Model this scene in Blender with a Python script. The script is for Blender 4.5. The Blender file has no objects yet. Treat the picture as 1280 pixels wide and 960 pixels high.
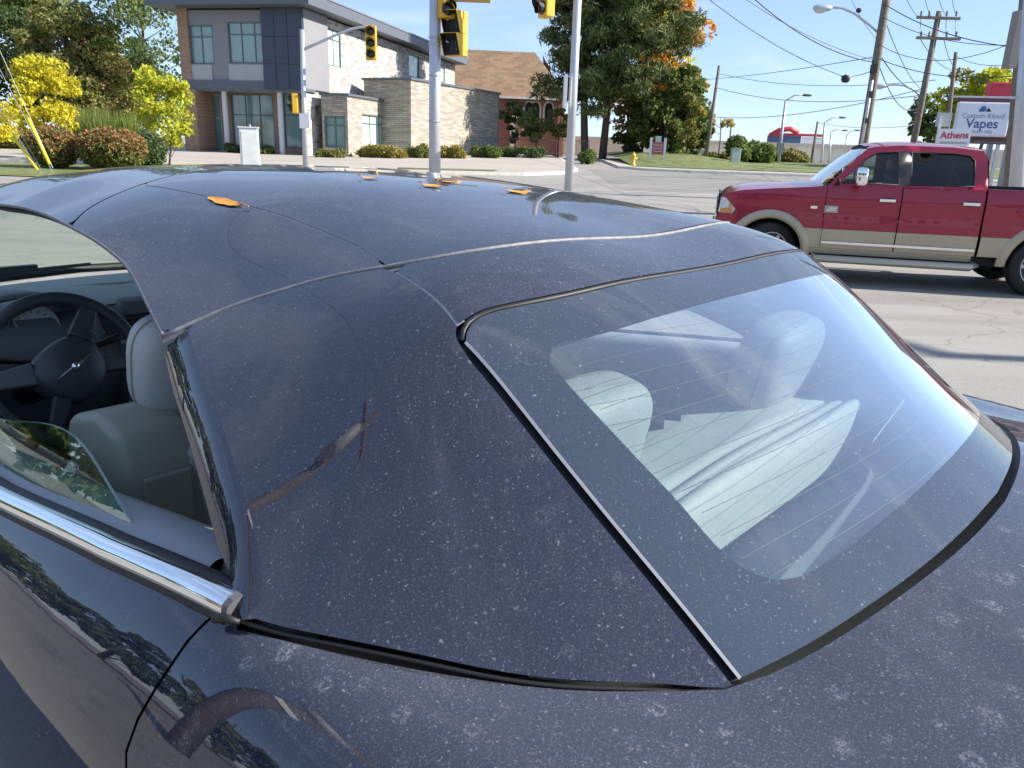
import bpy, bmesh, math, random
import numpy as np
from mathutils import Vector, Matrix
from mathutils.geometry import delaunay_2d_cdt
random.seed(7); RNG = np.random.default_rng(7)
SC = bpy.context.scene
COL = SC.collection
rad = math.radians

# ------------------------------------------------------------------ camera
EYE = Vector((0.0, 0.0, 1.51))
F_PX = 970.0; ROLL = rad(1.9); PITCH = math.atan(295.4 * math.cos(ROLL) / F_PX)
_fw = Vector((0, math.cos(PITCH), -math.sin(PITCH)))
_u0 = Vector((0, math.sin(PITCH), math.cos(PITCH))); _r0 = Vector((1, 0, 0))
_rt = _r0 * math.cos(ROLL) + _u0 * math.sin(ROLL)
_up = _u0 * math.cos(ROLL) - _r0 * math.sin(ROLL)
cam = bpy.data.cameras.new('camera'); cam_ob = bpy.data.objects.new('camera', cam); COL.objects.link(cam_ob)
cam.sensor_width = 36.0; cam.lens = 36.0 * F_PX / 1280.0; cam.clip_start = 0.02; cam.clip_end = 3000
M = Matrix((( _rt.x, _up.x, -_fw.x), (_rt.y, _up.y, -_fw.y), (_rt.z, _up.z, -_fw.z))).to_4x4(); M.translation = EYE
cam_ob.matrix_world = M
SC.camera = cam_ob

# ------------------------------------------------------------------ sky, sun, exposure
SUN_AZ = rad(94.0)      # to the right of the viewing direction (+y)
SUN_EL = rad(31.0)
world = bpy.data.worlds.new('World'); SC.world = world; world.use_nodes = True
wn = world.node_tree.nodes; wl = world.node_tree.links; wn.clear()
wo = wn.new('ShaderNodeOutputWorld'); bg = wn.new('ShaderNodeBackground'); bg.inputs['Strength'].default_value = 0.115
sky = wn.new('ShaderNodeTexSky'); sky.sky_type = 'NISHITA'; sky.sun_disc = False
sky.sun_elevation = SUN_EL; sky.sun_rotation = SUN_AZ
sky.altitude = 100; sky.air_density = .8; sky.dust_density = 0.15; sky.ozone_density = 3.0
tc = wn.new('ShaderNodeTexCoord'); mp = wn.new('ShaderNodeMapping'); mp.inputs['Scale'].default_value = (1.2, 1.2, 5.0)
nz = wn.new('ShaderNodeTexNoise'); nz.inputs['Scale'].default_value = 2.2; nz.inputs['Detail'].default_value = 7; nz.inputs['Roughness'].default_value = .58; nz.inputs['Distortion'].default_value = .6
cr = wn.new('ShaderNodeValToRGB'); cr.color_ramp.elements[0].position = .50; cr.color_ramp.elements[1].position = .78
cr.color_ramp.elements[0].color = (0, 0, 0, 1); cr.color_ramp.elements[1].color = (.42, .42, .42, 1)
mx = wn.new('ShaderNodeMix'); mx.data_type = 'RGBA'; mx.inputs[7].default_value = (5.0, 5.3, 6.0, 1)
wl.new(tc.outputs['Generated'], mp.inputs[0]); wl.new(mp.outputs[0], nz.inputs[0]); wl.new(nz.outputs[0], cr.inputs[0])
hz = wn.new('ShaderNodeMix'); hz.data_type = 'RGBA'; hz.inputs[0].default_value = .55; hz.inputs[7].default_value = (1.9, 2.55, 3.9, 1)
wl.new(cr.outputs[0], mx.inputs[0]); wl.new(sky.outputs[0], hz.inputs[6]); wl.new(hz.outputs[2], mx.inputs[6]); wl.new(mx.outputs[2], bg.inputs[0]); wl.new(bg.outputs[0], wo.inputs[0])
sun = bpy.data.lights.new('sun', 'SUN'); sun.energy = 4.6; sun.angle = rad(.55); sun.color = (1.0, .93, .82)
sun_ob = bpy.data.objects.new('sun', sun); COL.objects.link(sun_ob)
_sd = Vector((math.sin(SUN_AZ) * math.cos(SUN_EL), math.cos(SUN_AZ) * math.cos(SUN_EL), math.sin(SUN_EL)))
sun_ob.rotation_euler = _sd.to_track_quat('Z', 'Y').to_euler(); sun_ob.location = _sd * 50
SC.view_settings.view_transform = 'Standard'; SC.view_settings.look = 'None'; SC.view_settings.gamma = 1; SC.view_settings.exposure = 1.12
try: SC.view_settings.use_curve_mapping = False
except Exception: pass
SC.render.engine = 'CYCLES'
SC.cycles.max_bounces = 10; SC.cycles.transparent_max_bounces = 24; SC.cycles.caustics_reflective = False; SC.cycles.caustics_refractive = False
SC.cycles.use_denoising = True

# ------------------------------------------------------------------ survey helpers
def ray(px, py):
    d = _fw * F_PX + _rt * (px - 640) + _up * (480 - py)
    return d.normalized()
def at(px, py, depth):
    """point of the place at that bearing and that distance along +y"""
    d = ray(px, py); return EYE + d * (depth / d.y)
def ground_z(x, y):
    if y < 3: return 0.0
    if y < 13:
        t = (y - 3) / 10; t = t * t * (3 - 2 * t); return -.18 * t
    if y < 62: 
        return -.18 + .0185 * (y - 13) if y > 15 else -.18 + .0185 * (y - 13) * (y - 13) / 2
    return -.18 + .0185 * 49
def on_ground(px, depth):
    d = ray(px, 197); k = depth / d.y; x = d.x * k
    return Vector((x, depth, ground_z(x, depth)))

# ------------------------------------------------------------------ mesh helpers
def tag(o, label=None, cat=None, group=None, kind=None):
    if label: o['label'] = label
    if cat: o['category'] = cat
    if group: o['group'] = group
    if kind: o['kind'] = kind
    return o
def link(name, me, mat=None, parent=None, smooth=False):
    o = bpy.data.objects.new(name, me); COL.objects.link(o)
    if mat is not None:
        for m in (mat if isinstance(mat, (list, tuple)) else [mat]): me.materials.append(m)
    if parent is not None: o.parent = parent
    if smooth and len(me.polygons): me.polygons.foreach_set('use_smooth', [True] * len(me.polygons))
    return o
def empty(name, loc=(0, 0, 0), rz=0.0, label=None, cat=None, group=None):
    o = bpy.data.objects.new(name, None); COL.objects.link(o); o.location = loc; o.rotation_euler = (0, 0, rz); o.empty_display_size = .2
    return tag(o, label, cat, group)
def bevel(o, w, n=2, ang=35):
    m = o.modifiers.new('bevel', 'BEVEL'); m.width = w; m.segments = n; m.limit_method = 'ANGLE'; m.angle_limit = rad(ang); m.harden_normals = False
    return o
class MB:
    def __init__(s): s.v = []; s.f = []; s.mi = []; s.cur = 0
    def add(s, vs, fs):
        b = len(s.v); s.v += [tuple(p) for p in vs]; s.f += [tuple(i + b for i in f) for f in fs]; s.mi += [s.cur] * len(fs); return s
    def box(s, c, d, rz=0.0, mat=None):
        x, y, z = d[0] / 2, d[1] / 2, d[2] / 2
        vs = [Vector((a, b, e)) for e in (-z, z) for b in (-y, y) for a in (-x, x)]
        R = mat if mat is not None else Matrix.Rotation(rz, 3, 'Z')
        return s.add([R @ p + Vector(c) for p in vs], [(0, 2, 3, 1), (4, 5, 7, 6), (0, 1, 5, 4), (2, 6, 7, 3), (0, 4, 6, 2), (1, 3, 7, 5)])
    def tube(s, pts, r, n=8, cap=True, closed=False):
        pts = [Vector(p) for p in pts]; k = len(pts); rs = r if isinstance(r, (list, tuple)) else [r] * k
        vs = []; up = None
        for i, p in enumerate(pts):
            if closed: t = pts[(i + 1) % k] - pts[i - 1]
            else: t = pts[min(i + 1, k - 1)] - pts[max(i - 1, 0)]
            t = t.normalized() if t.length > 1e-9 else Vector((0, 0, 1))
            if up is None:
                up = Vector((0, 0, 1)) if abs(t.z) < .9 else Vector((1, 0, 0))
            u = (up - t * up.dot(t)); u = u.normalized() if u.length > 1e-6 else t.orthogonal().normalized(); up = u
            w = t.cross(u)
            for j in range(n):
                a = 2 * math.pi * j / n; vs.append(p + (u * math.cos(a) + w * math.sin(a)) * rs[i])
        fs = []
        for i in range(k if closed else k - 1):
            a = i * n; b = ((i + 1) % k) * n
            for j in range(n): fs.append((a + j, a + (j + 1) % n, b + (j + 1) % n, b + j))
        if cap and not closed: fs.append(tuple(range(n - 1, -1, -1))); fs.append(tuple(range((k - 1) * n, k * n)))
        return s.add(vs, fs)
    def cyl(s, p0, p1, r0, r1=None, n=12): return s.tube([p0, p1], [r0, r0 if r1 is None else r1], n)
    def lathe(s, prof, c=(0, 0, 0), n=24, mat=None):
        """prof: (r, z) pairs about local z"""
        R = mat if mat is not None else Matrix.Identity(3); vs = []; k = len(prof)
        for r, z in prof:
            for j in range(n):
                a = 2 * math.pi * j / n; vs.append(R @ Vector((r * math.cos(a), r * math.sin(a), z)) + Vector(c))
        fs = []
        for i in range(k - 1):
            for j in range(n): fs.append((i * n + j, i * n + (j + 1) % n, (i + 1) * n + (j + 1) % n, (i + 1) * n + j))
        return s.add(vs, fs)
    def prism(s, poly, h, M4):
        """polygon (x,y) extruded 0..h along local z"""
        n = len(poly); vs = [M4 @ Vector((x, y, 0)) for x, y in poly] + [M4 @ Vector((x, y, h)) for x, y in poly]
        fs = [tuple(range(n - 1, -1, -1)), tuple(range(n, 2 * n))] + [(i, (i + 1) % n, n + (i + 1) % n, n + i) for i in range(n)]
        return s.add(vs, fs)
    def quad(s, a, b, c, d): return s.add([a, b, c, d], [(0, 1, 2, 3)])
    def build(s, name, mat=None, parent=None, smooth=False):
        me = bpy.data.meshes.new(name); me.from_pydata(s.v, [], s.f); me.update()
        o = link(name, me, mat, parent, smooth)
        if any(s.mi): me.polygons.foreach_set('material_index', s.mi)
        return o
def smooth_angle(o, deg=40):
    me = o.data; me.polygons.foreach_set('use_smooth', [True] * len(me.polygons))
    try:
        me.set_sharp_from_angle(angle=rad(deg))
    except Exception: pass
    return o
def grid_mesh(name, P, mat, parent, normals=None, flip=False):
    """P: (n,m,3) array of points"""
    n, m = P.shape[:2]; idx = np.arange(n * m).reshape(n, m)
    q = np.stack([idx[:-1, :-1], idx[1:, :-1], idx[1:, 1:], idx[:-1, 1:]], -1).reshape(-1, 4)
    if flip: q = q[:, ::-1]
    me = bpy.data.meshes.new(name); me.from_pydata(P.reshape(-1, 3).tolist(), [], q.tolist()); me.update()
    o = link(name, me, mat, parent, True)
    if normals is not None: me.normals_split_custom_set_from_vertices(normals.reshape(-1, 3).tolist())
    return o
def inside(poly, p):
    x, y = p; c = False; n = len(poly); j = n - 1
    for i in range(n):
        xi, yi = poly[i]; xj, yj = poly[j]
        if (yi > y) != (yj > y) and x < (xj - xi) * (y - yi) / (yj - yi) + xi: c = not c
        j = i
    return c
def densify(poly, step, closed=True):
    out = []; n = len(poly)
    for i in range(n if closed else n - 1):
        a = poly[i]; b = poly[(i + 1) % n]; L = math.hypot(b[0] - a[0], b[1] - a[1]); k = max(1, int(round(L / step)))
        for j in range(k): out.append((a[0] + (b[0] - a[0]) * j / k, a[1] + (b[1] - a[1]) * j / k))
    if not closed: out.append(poly[-1])
    return out
def inside_many(poly, P):
    x, y = P[:, 0], P[:, 1]; c = np.zeros(len(P), bool); A = np.array(poly); B = np.roll(A, 1, axis=0)
    for (xi, yi), (xj, yj) in zip(A, B):
        if yi == yj: continue
        c ^= ((yi > y) != (yj > y)) & (x < (xj - xi) * (y - yi) / (yj - yi) + xi)
    return c
def panel2d(loops, step):
    """triangulate a polygon (outer loop, then holes) with a regular fill of interior points"""
    L = [densify(l, step) for l in loops]; pts = []; ed = []
    for l in L:
        b = len(pts); pts += l; ed += [(b + i, b + (i + 1) % len(l)) for i in range(len(l))]
    bd = np.array(pts); x0, y0 = bd.min(0); x1, y1 = bd.max(0)
    X, Y = np.meshgrid(np.arange(x0 + step * .5, x1, step * .87), np.arange(y0 + step * .5, y1, step), indexing='ij')
    Y[1::2] += step * .5; G = np.c_[X.ravel(), Y.ravel()]
    k = inside_many(L[0], G)
    for h in L[1:]: k &= ~inside_many(h, G)
    G = G[k]
    if len(G): G = G[((G[:, None] - bd[None]) ** 2).sum(-1).min(1) > (.55 * step) ** 2]
    r = delaunay_2d_cdt([Vector(p) for p in pts] + [Vector(p) for p in G], ed, [], 0, 1e-7)
    V = [(v.x, v.y) for v in r[0]]; A = np.array(V); cen = np.array([A[list(f)].mean(0) for f in r[2]])
    k = inside_many(L[0], cen)
    for h in L[1:]: k &= ~inside_many(h, cen)
    return V, [tuple(f) for f, q in zip(r[2], k) if q]
def mapped_panel(name, loops, step, fn, mat, parent, nfn=None, thick=0.0, flip=False):
    V, T = panel2d(loops, step)
    A = np.array(V); P = fn(A)
    me = bpy.data.meshes.new(name); me.from_pydata(P.tolist(), [], [t[::-1] for t in T] if flip else T); me.update()
    o = link(name, me, mat, parent, True)
    if nfn is not None: me.normals_split_custom_set_from_vertices(nfn(A).tolist())
    return o
def cspline(xk, yk):
    """natural cubic spline through knots, vectorised over the last axis of yk"""
    xk = np.asarray(xk, float); yk = np.asarray(yk, float); n = len(xk); h = np.diff(xk)
    A = np.zeros((n, n)); B = np.zeros(yk.shape); A[0, 0] = A[-1, -1] = 1
    for i in range(1, n - 1):
        A[i, i - 1] = h[i - 1]; A[i, i] = 2 * (h[i - 1] + h[i]); A[i, i + 1] = h[i]
        B[i] = 6 * ((yk[i + 1] - yk[i]) / h[i] - (yk[i] - yk[i - 1]) / h[i - 1])
    m = np.linalg.solve(A, B)
    def f(x):
        x = np.asarray(x, float); i = np.clip(np.searchsorted(xk, x) - 1, 0, n - 2); hh = h[i]; t0 = xk[i + 1] - x; t1 = x - xk[i]
        if yk.ndim > 1: hh, t0, t1 = hh[..., None], t0[..., None], t1[..., None]
        return (m[i] * t0 ** 3 + m[i + 1] * t1 ** 3) / (6 * hh) + (yk[i] / hh - m[i] * hh / 6) * t0 + (yk[i + 1] / hh - m[i + 1] * hh / 6) * t1
    return f

# ------------------------------------------------------------------ materials
MATS = {}
def mat(name, col=(.5, .5, .5), rough=.6, metal=0.0, noise=0.0, nscale=8.0, spec=.5, bump=0.0, bscale=40.0, coat=0.0, emit=None, estr=0.0, col2=None):
    if name in MATS: return MATS[name]
    m = bpy.data.materials.new(name); m.use_nodes = True; nt = m.node_tree; b = nt.nodes['Principled BSDF']
    b.inputs['Base Color'].default_value = (*col, 1); b.inputs['Roughness'].default_value = rough; b.inputs['Metallic'].default_value = metal
    b.inputs['Specular IOR Level'].default_value = spec; b.inputs['Coat Weight'].default_value = coat; b.inputs['Coat Roughness'].default_value = .04
    t = nt.nodes.new('ShaderNodeTexCoord')
    if noise or col2:
        n = nt.nodes.new('ShaderNodeTexNoise'); n.inputs['Scale'].default_value = nscale; n.inputs['Detail'].default_value = 6; n.inputs['Roughness'].default_value = .65
        nt.links.new(t.outputs['Object'], n.inputs[0])
        r = nt.nodes.new('ShaderNodeValToRGB'); k = noise
        a = col; c = col2 or col
        r.color_ramp.elements[0].position = .3; r.color_ramp.elements[1].position = .7
        r.color_ramp.elements[0].color = (*[max(0, x * (1 - k)) for x in a], 1); r.color_ramp.elements[1].color = (*[min(1, x * (1 + k)) for x in c], 1)
        nt.links.new(n.outputs[0], r.inputs[0]); nt.links.new(r.outputs[0], b.inputs['Base Color'])
    if bump:
        n2 = nt.nodes.new('ShaderNodeTexNoise'); n2.inputs['Scale'].default_value = bscale; n2.inputs['Detail'].default_value = 5
        nt.links.new(t.outputs['Object'], n2.inputs[0])
        bp = nt.nodes.new('ShaderNodeBump'); bp.inputs['Strength'].default_value = bump; bp.inputs['Distance'].default_value = .02
        nt.links.new(n2.outputs[0], bp.inputs['Height']); nt.links.new(bp.outputs[0], b.inputs['Normal'])
    if emit: b.inputs['Emission Color'].default_value = (*emit, 1); b.inputs['Emission Strength'].default_value = estr
    MATS[name] = m; return m
class NT:
    """tiny node-graph helper"""
    def __init__(s, name):
        s.m = bpy.data.materials.new(name); s.m.use_nodes = True; s.t = s.m.node_tree; s.t.nodes.clear(); MATS[name] = s.m
    def n(s, typ, ins={}, **kw):
        o = s.t.nodes.new('ShaderNode' + typ)
        for k, v in kw.items(): setattr(o, k, v)
        for k, v in ins.items():
            if hasattr(v, 'is_output') or isinstance(v, bpy.types.NodeSocket): s.t.links.new(v, o.inputs[k])
            else: o.inputs[k].default_value = v
        return o
    def math(s, op, a, b=0.0, c=None, clamp=False):
        o = s.t.nodes.new('ShaderNodeMath'); o.operation = op; o.use_clamp = clamp
        for i, v in enumerate((a, b) if c is None else (a, b, c)):
            if isinstance(v, bpy.types.NodeSocket): s.t.links.new(v, o.inputs[i])
            else: o.inputs[i].default_value = v
        return o.outputs[0]
    def ramp(s, fac, p0, p1, c0=(0, 0, 0, 1), c1=(1, 1, 1, 1)):
        o = s.t.nodes.new('ShaderNodeValToRGB'); e = o.color_ramp.elements; e[0].position = p0; e[1].position = p1; e[0].color = c0; e[1].color = c1
        s.t.links.new(fac, o.inputs[0]); return o.outputs[0]
def dust_mask(g, haze, specks, sc=1.0, fine=1.0, blots=0.0):
    """settled dust: an even film, a scatter of dried drop marks of uneven size, and fine grit"""
    co = g.n('TexCoord').outputs['Object']
    wob = g.n('TexNoise', {'Vector': co, 'Scale': 90.0, 'Detail': 2.0})
    vm = g.n('VectorMath', {0: co}, operation='ADD'); sw = g.n('VectorMath', {0: wob.outputs['Color']}, operation='SCALE'); sw.inputs['Scale'].default_value = .012
    g.t.links.new(sw.outputs[0], vm.inputs[1])
    tot = None
    for scale, thr, wgt in ((95 * sc, .26, .8), (170 * sc, .33, .9), (300 * sc, .40, .75), (520 * sc, .44, .6), (820 * sc, .46, .45)):
        v = g.n('TexVoronoi', {'Vector': vm.outputs[0], 'Scale': scale, 'Randomness': 1.0}, feature='F1')
        sep = g.n('SeparateColor', {0: v.outputs['Color']})
        rnd = g.math('POWER', sep.outputs[0], 2.2); rr = g.math('MULTIPLY', rnd, thr)
        sp = g.math('DIVIDE', g.math('SUBTRACT', rr, v.outputs['Distance']), .20, clamp=True)
        sp = g.math('MULTIPLY', g.math('MULTIPLY', sp, sep.outputs[1]), wgt * specks)
        tot = sp if tot is None else g.math('MAXIMUM', tot, sp)
    big = g.n('TexNoise', {'Vector': co, 'Scale': 3.5, 'Detail': 5.0, 'Roughness': .6})
    grit = g.n('TexNoise', {'Vector': co, 'Scale': 420.0, 'Detail': 2.0})
    gr = g.ramp(grit.outputs[0], .52, .74); film = g.ramp(big.outputs[0], .25, .8, (.45, .45, .45, 1), (1, 1, 1, 1))
    f = g.math('MULTIPLY', film, haze); f = g.math('ADD', f, g.math('MULTIPLY', g.math('MULTIPLY', gr, film), haze * fine))
    tot = g.math('MULTIPLY', tot, g.ramp(big.outputs[0], .2, .75, (.3, .3, .3, 1), (1, 1, 1, 1)))
    # dust lies thicker on level surfaces than on sloping ones
    nz_ = g.n('SeparateXYZ', {0: g.n('NewGeometry').outputs['Normal']}).outputs[2]; lev = g.math('ADD', .35, g.math('MULTIPLY', .95, g.math('POWER', g.math('MAXIMUM', nz_, 0.0), 4.0)))
    blot = g.n('TexVoronoi', {'Vector': vm.outputs[0], 'Scale': 34.0}, feature='SMOOTH_F1'); bs = g.n('SeparateColor', {0: blot.outputs['Color']}); ring = g.math('MULTIPLY', g.ramp(g.math('ABSOLUTE', g.math('SUBTRACT', blot.outputs['Distance'], .22)), .0, .16, (1, 1, 1, 1), (0, 0, 0, 1)), g.math('MULTIPLY', g.math('POWER', bs.outputs[0], 3.0), g.ramp(grit.outputs[0], .40, .62)))
    tot = g.math('ADD', tot, g.math('MULTIPLY', ring, .30 * specks * blots))
    return g.math('ADD', g.math('MULTIPLY', f, lev), tot, clamp=True)
def make_paint(name='car_paint'):
    g = NT(name)
    co = g.n('TexCoord').outputs['Object']
    flake = g.n('TexVoronoi', {'Vector': co, 'Scale': 1400.0}); fl = g.n('SeparateColor', {0: flake.outputs['Color']})
    col = g.n('Mix', {0: g.ramp(fl.outputs[0], .55, 1.0), 6: (.005, .008, .020, 1), 7: (.017, .024, .058, 1)}, data_type='RGBA')
    p = g.n('BsdfPrincipled', {'Base Color': col.outputs[2], 'Metallic': 0.0, 'Roughness': .5, 'Specular IOR Level': 0.0, 'Coat Weight': 1.0, 'Coat Roughness': .02, 'Coat IOR': 1.7})
    d = g.n('BsdfDiffuse', {'Color': (.42, .43, .46, 1)})  # dust grey with a little sky blue mixed into its colour
    mk = dust_mask(g, .080, .70, 1.0, 1.5, .5 if name == 'car_paint' else 2.0)
    m = g.n('MixShader', {0: mk, 1: p.outputs[0], 2: d.outputs[0]})
    o = g.n('OutputMaterial', {0: m.outputs[0]}); return g.m
def make_glass(name, tint, dust_h=0.0, dust_s=0.0, ior=1.5, refl=1.0, rmul=1.3):
    g = NT(name)
    tr = g.n('BsdfTransparent', {'Color': (*tint, 1)}); gl = g.n('BsdfGlossy', {'Color': (refl, refl, refl, 1), 'Roughness': 0.004})
    ge = g.n('NewGeometry'); io = g.math('ADD', g.math('MULTIPLY', ge.outputs['Backfacing'], 1 / ior - ior), ior)
    fr = g.n('Fresnel', {'IOR': io}); f2 = g.math('MULTIPLY', fr.outputs[0], rmul, clamp=True)
    m = g.n('MixShader', {0: f2, 1: tr.outputs[0], 2: gl.outputs[0]}); out = m
    if dust_h > 0:
        d = g.n('BsdfDiffuse', {'Color': (.38, .43, .50, 1)}); mk = dust_mask(g, dust_h, dust_s)  # dust on the glass, with the blue of the sky light put into its colour
        out = g.n('MixShader', {0: mk, 1: m.outputs[0], 2: d.outputs[0]})
    g.n('OutputMaterial', {0: out.outputs[0]}); return g.m
PAINT = make_paint(); PAINT_DECK = make_paint('spotted_deck_paint')
REAR_GLASS = make_glass('rear_glass', (.68, .78, .77), .07, .55, 1.7, 1.0, 3.2)
SIDE_GLASS = make_glass('side_glass', (.72, .86, .78))
WIND_GLASS = make_glass('windshield_glass', (.78, .90, .80), .03, .1)
def make_frit():
    g = NT('frit_glass')
    p = g.n('BsdfPrincipled', {'Base Color': (.008, .011, .016, 1), 'Roughness': .03, 'IOR': 2.5, 'Specular IOR Level': .5})
    d = g.n('BsdfDiffuse', {'Color': (.38, .43, .50, 1)}); mk = dust_mask(g, .06, .55)  # dust on the frit, same sky blue painted into the grey
    m = g.n('MixShader', {0: mk, 1: p.outputs[0], 2: d.outputs[0]}); g.n('OutputMaterial', {0: m.outputs[0]}); return g.m
FRIT = make_frit()
RUBBER = mat('black_rubber', (.010, .010, .011), .55, noise=.4, nscale=60)
CHROME = mat('chrome', (.86, .87, .88), .05, 1.0)
TRIMGREY = mat('grey_trim', (.16, .165, .17), .5, noise=.15, nscale=30)
SEALGREY = mat('weathered_seal', (.13, .13, .14), .55, noise=.3, nscale=90)
LINER = mat('headliner', (.30, .305, .30), .9, noise=.1, nscale=120)
SEAT = mat('seat_leather', (.44, .455, .45), .5, noise=.06, nscale=50, bump=.15, bscale=260)
SEATPL = mat('seat_plastic', (.28, .285, .23), .48, bump=.1, bscale=400)
DASH = mat('dash_plastic', (.10, .12, .13), .5, bump=.15, bscale=350)
DASHTOP = mat('dash_top', (.27, .30, .305), .6, bump=.15, bscale=350)
BLACKPL = mat('black_plastic', (.014, .016, .018), .42, bump=.08, bscale=300)
# ================================================================== the convertible (car axes: x forward, y left, z up)
PSI = rad(40.7); DLAT = 1.19
R_AX = Vector((math.sin(PSI), math.cos(PSI), 0)); F_AX = Vector((-R_AX.y, R_AX.x, 0))
CAR_RZ = math.atan2(F_AX.y, F_AX.x)
car = empty('convertible_car', R_AX * DLAT, CAR_RZ, 'dusty dark navy hardtop convertible with its driver window down in the foreground', 'car')
CAR_M = Matrix.Translation(R_AX * DLAT) @ Matrix.Rotation(CAR_RZ, 4, 'Z')
ROOF_PTS = [
(2.8,0,1.372),(2.8,.25,1.37),(2.8,.46,1.345),(2.8,.555,1.285),(2.48,0,1.408),(2.48,.25,1.406),(2.44,.46,1.385),(2.5,.557,1.322),(2.15,.0,1.432),(2.15,.25,1.431),(2.12,.42,1.402),(2.2,.556,1.338),
(1.92,.56,1.340),(1.76,0,1.445),(1.76,.3,1.432),(1.69,.585,1.340),(1.55,.60,1.322),
(1.42,.612,1.292),(1.14,.67,1.227),(1.3,0,1.445),(1.3,.4,1.396),
(.855,.473,1.342),(.8,0,1.388),(.645,.535,1.307),(.57,0,1.325),
(.245,.55,1.022),(.43,.72,1.02),(.68,.83,1.02),(.30,0,1.175),(.05,0,1.025),(.33,.35,1.155),(.12,.35,1.02)]
def thin_plate(con):
    P = []; z = []
    for x, y, h in con:
        P.append((x, y)); z.append(h)
        if y > 0: P.append((x, -y)); z.append(h)
    P = np.array(P); z = np.array(z); n = len(P)
    def K(a, b):
        d2 = ((a[:, None] - b[None]) ** 2).sum(-1); return .5 * d2 * np.log(d2 + 1e-12)
    A = np.zeros((n + 3, n + 3)); A[:n, :n] = K(P, P) + np.diag(np.where(P[:, 0] > 1.6, 4 * ROOF_LAM, ROOF_LAM)); A[:n, n] = 1; A[:n, n + 1:] = P; A[n:, :n] = A[:n, n:].T
    w = np.linalg.solve(A, np.r_[z, 0, 0, 0])
    return lambda q: K(np.atleast_2d(q), P) @ w[:n] + w[n] + np.atleast_2d(q) @ w[n + 1:]
ROOF_LAM = 8e-3
ROOF_Z = thin_plate(ROOF_PTS)
def roof_map(off=0.0):
    def fn(A):
        A = np.asarray(A, float); N = roof_n(A); P = np.c_[A, ROOF_Z(A)]; return P + N * off
    return fn
def roof_n(A):
    A = np.asarray(A, float); e = .004
    zx = (ROOF_Z(A + [e, 0]) - ROOF_Z(A - [e, 0])) / (2 * e); zy = (ROOF_Z(A + [0, e]) - ROOF_Z(A - [0, e])) / (2 * e)
    N = np.c_[-zx, -zy, np.ones(len(A))]; return N / np.linalg.norm(N, axis=1)[:, None]
def mir(L): return [(x, -y) for x, y in L]
# plan curves of the joints (left half), read front to rear
G_CURVE = [(1.682, .586), (1.741, .531), (1.775, .453), (1.785, .36), (1.788, .2), (1.79, 0)]
E_CURVE = [(1.136, .676), (1.071, .604), (1.009, .557), (.943, .514), (.858, .472), (.795, .43), (.757, .38), (.733, .30), (.721, .2), (.716, .1), (.715, 0)]
F_CURVE = [(1.78, .40), (1.5, .405), (1.294, .409), (1.221, .410), (1.063, .424), (.943, .446), (.863, .472), (.813, .487), (.70, .520), (.654, .535)]
GL_TOP = [(.586, 0), (.587, .14), (.590, .27), (.606, .417), (.628, .48), (.640, .512), (.640, .530), (.630, .545)]
GL_LEFT = [(.630, .545), (.51, .549), (.385, .548), (.304, .548), (.244, .551)]
GL_BOT = [(.244, .551), (.219, .494), (.189, .404), (.159, .276), (.139, .12), (.133, 0)]
C_FOOT = [(.251, .570), (.304, .618), (.37, .675), (.463, .734), (.588, .795), (.651, .819), (.683, .829)]
D_EDGE = [(.683, .829), (.739, .809), (.778, .798), (.838, .779), (.955, .740), (1.037, .713), (1.136, .676)]
LIP = [(2.8, .557), (2.5, .558), (2.19, .560), (1.93, .562), (1.69, .590), (1.49, .601), (1.41, .608), (1.296, .634), (1.209, .657), (1.136, .676)]
def off2(L, d):
    """shift an open polyline sideways (to its left) by d"""
    out = []; n = len(L)
    for i in range(n):
        a = L[max(i - 1, 0)]; b = L[min(i + 1, n - 1)]; tx, ty = b[0] - a[0], b[1] - a[1]; l = math.hypot(tx, ty) or 1
        out.append((L[i][0] - ty / l * d, L[i][1] + tx / l * d))
    return out
def smooth_line(L, step=.02):
    L = np.array(L, float); s = np.r_[0, np.cumsum(np.linalg.norm(np.diff(L, axis=0), axis=1))]
    f = cspline(s, L); n = max(3, int(s[-1] / step)); return [tuple(p) for p in f(np.linspace(0, s[-1], n))]
E_S = smooth_line(E_CURVE); F_S = smooth_line(F_CURVE); G_S = smooth_line(G_CURVE)
GT_S = smooth_line(GL_TOP, .012); GB_S = smooth_line(GL_BOT); CF_S = smooth_line(C_FOOT); D_S = smooth_line(D_EDGE); LIP_S = smooth_line(LIP)
def y_at(L, x):
    L = sorted(L); return float(np.interp(x, [p[0] for p in L], [p[1] for p in L]))
def cut_x(L, lo, hi): return [p for p in L if lo <= p[0] <= hi]
iE = min(range(len(E_S)), key=lambda i: abs(E_S[i][1] - .472))     # where the long seam crosses the transverse one
E_OUT = E_S[:iE + 1]; E_IN = E_S[iE:]
gap = .003
RN = dict(fn=roof_map(), nfn=roof_n)
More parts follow.
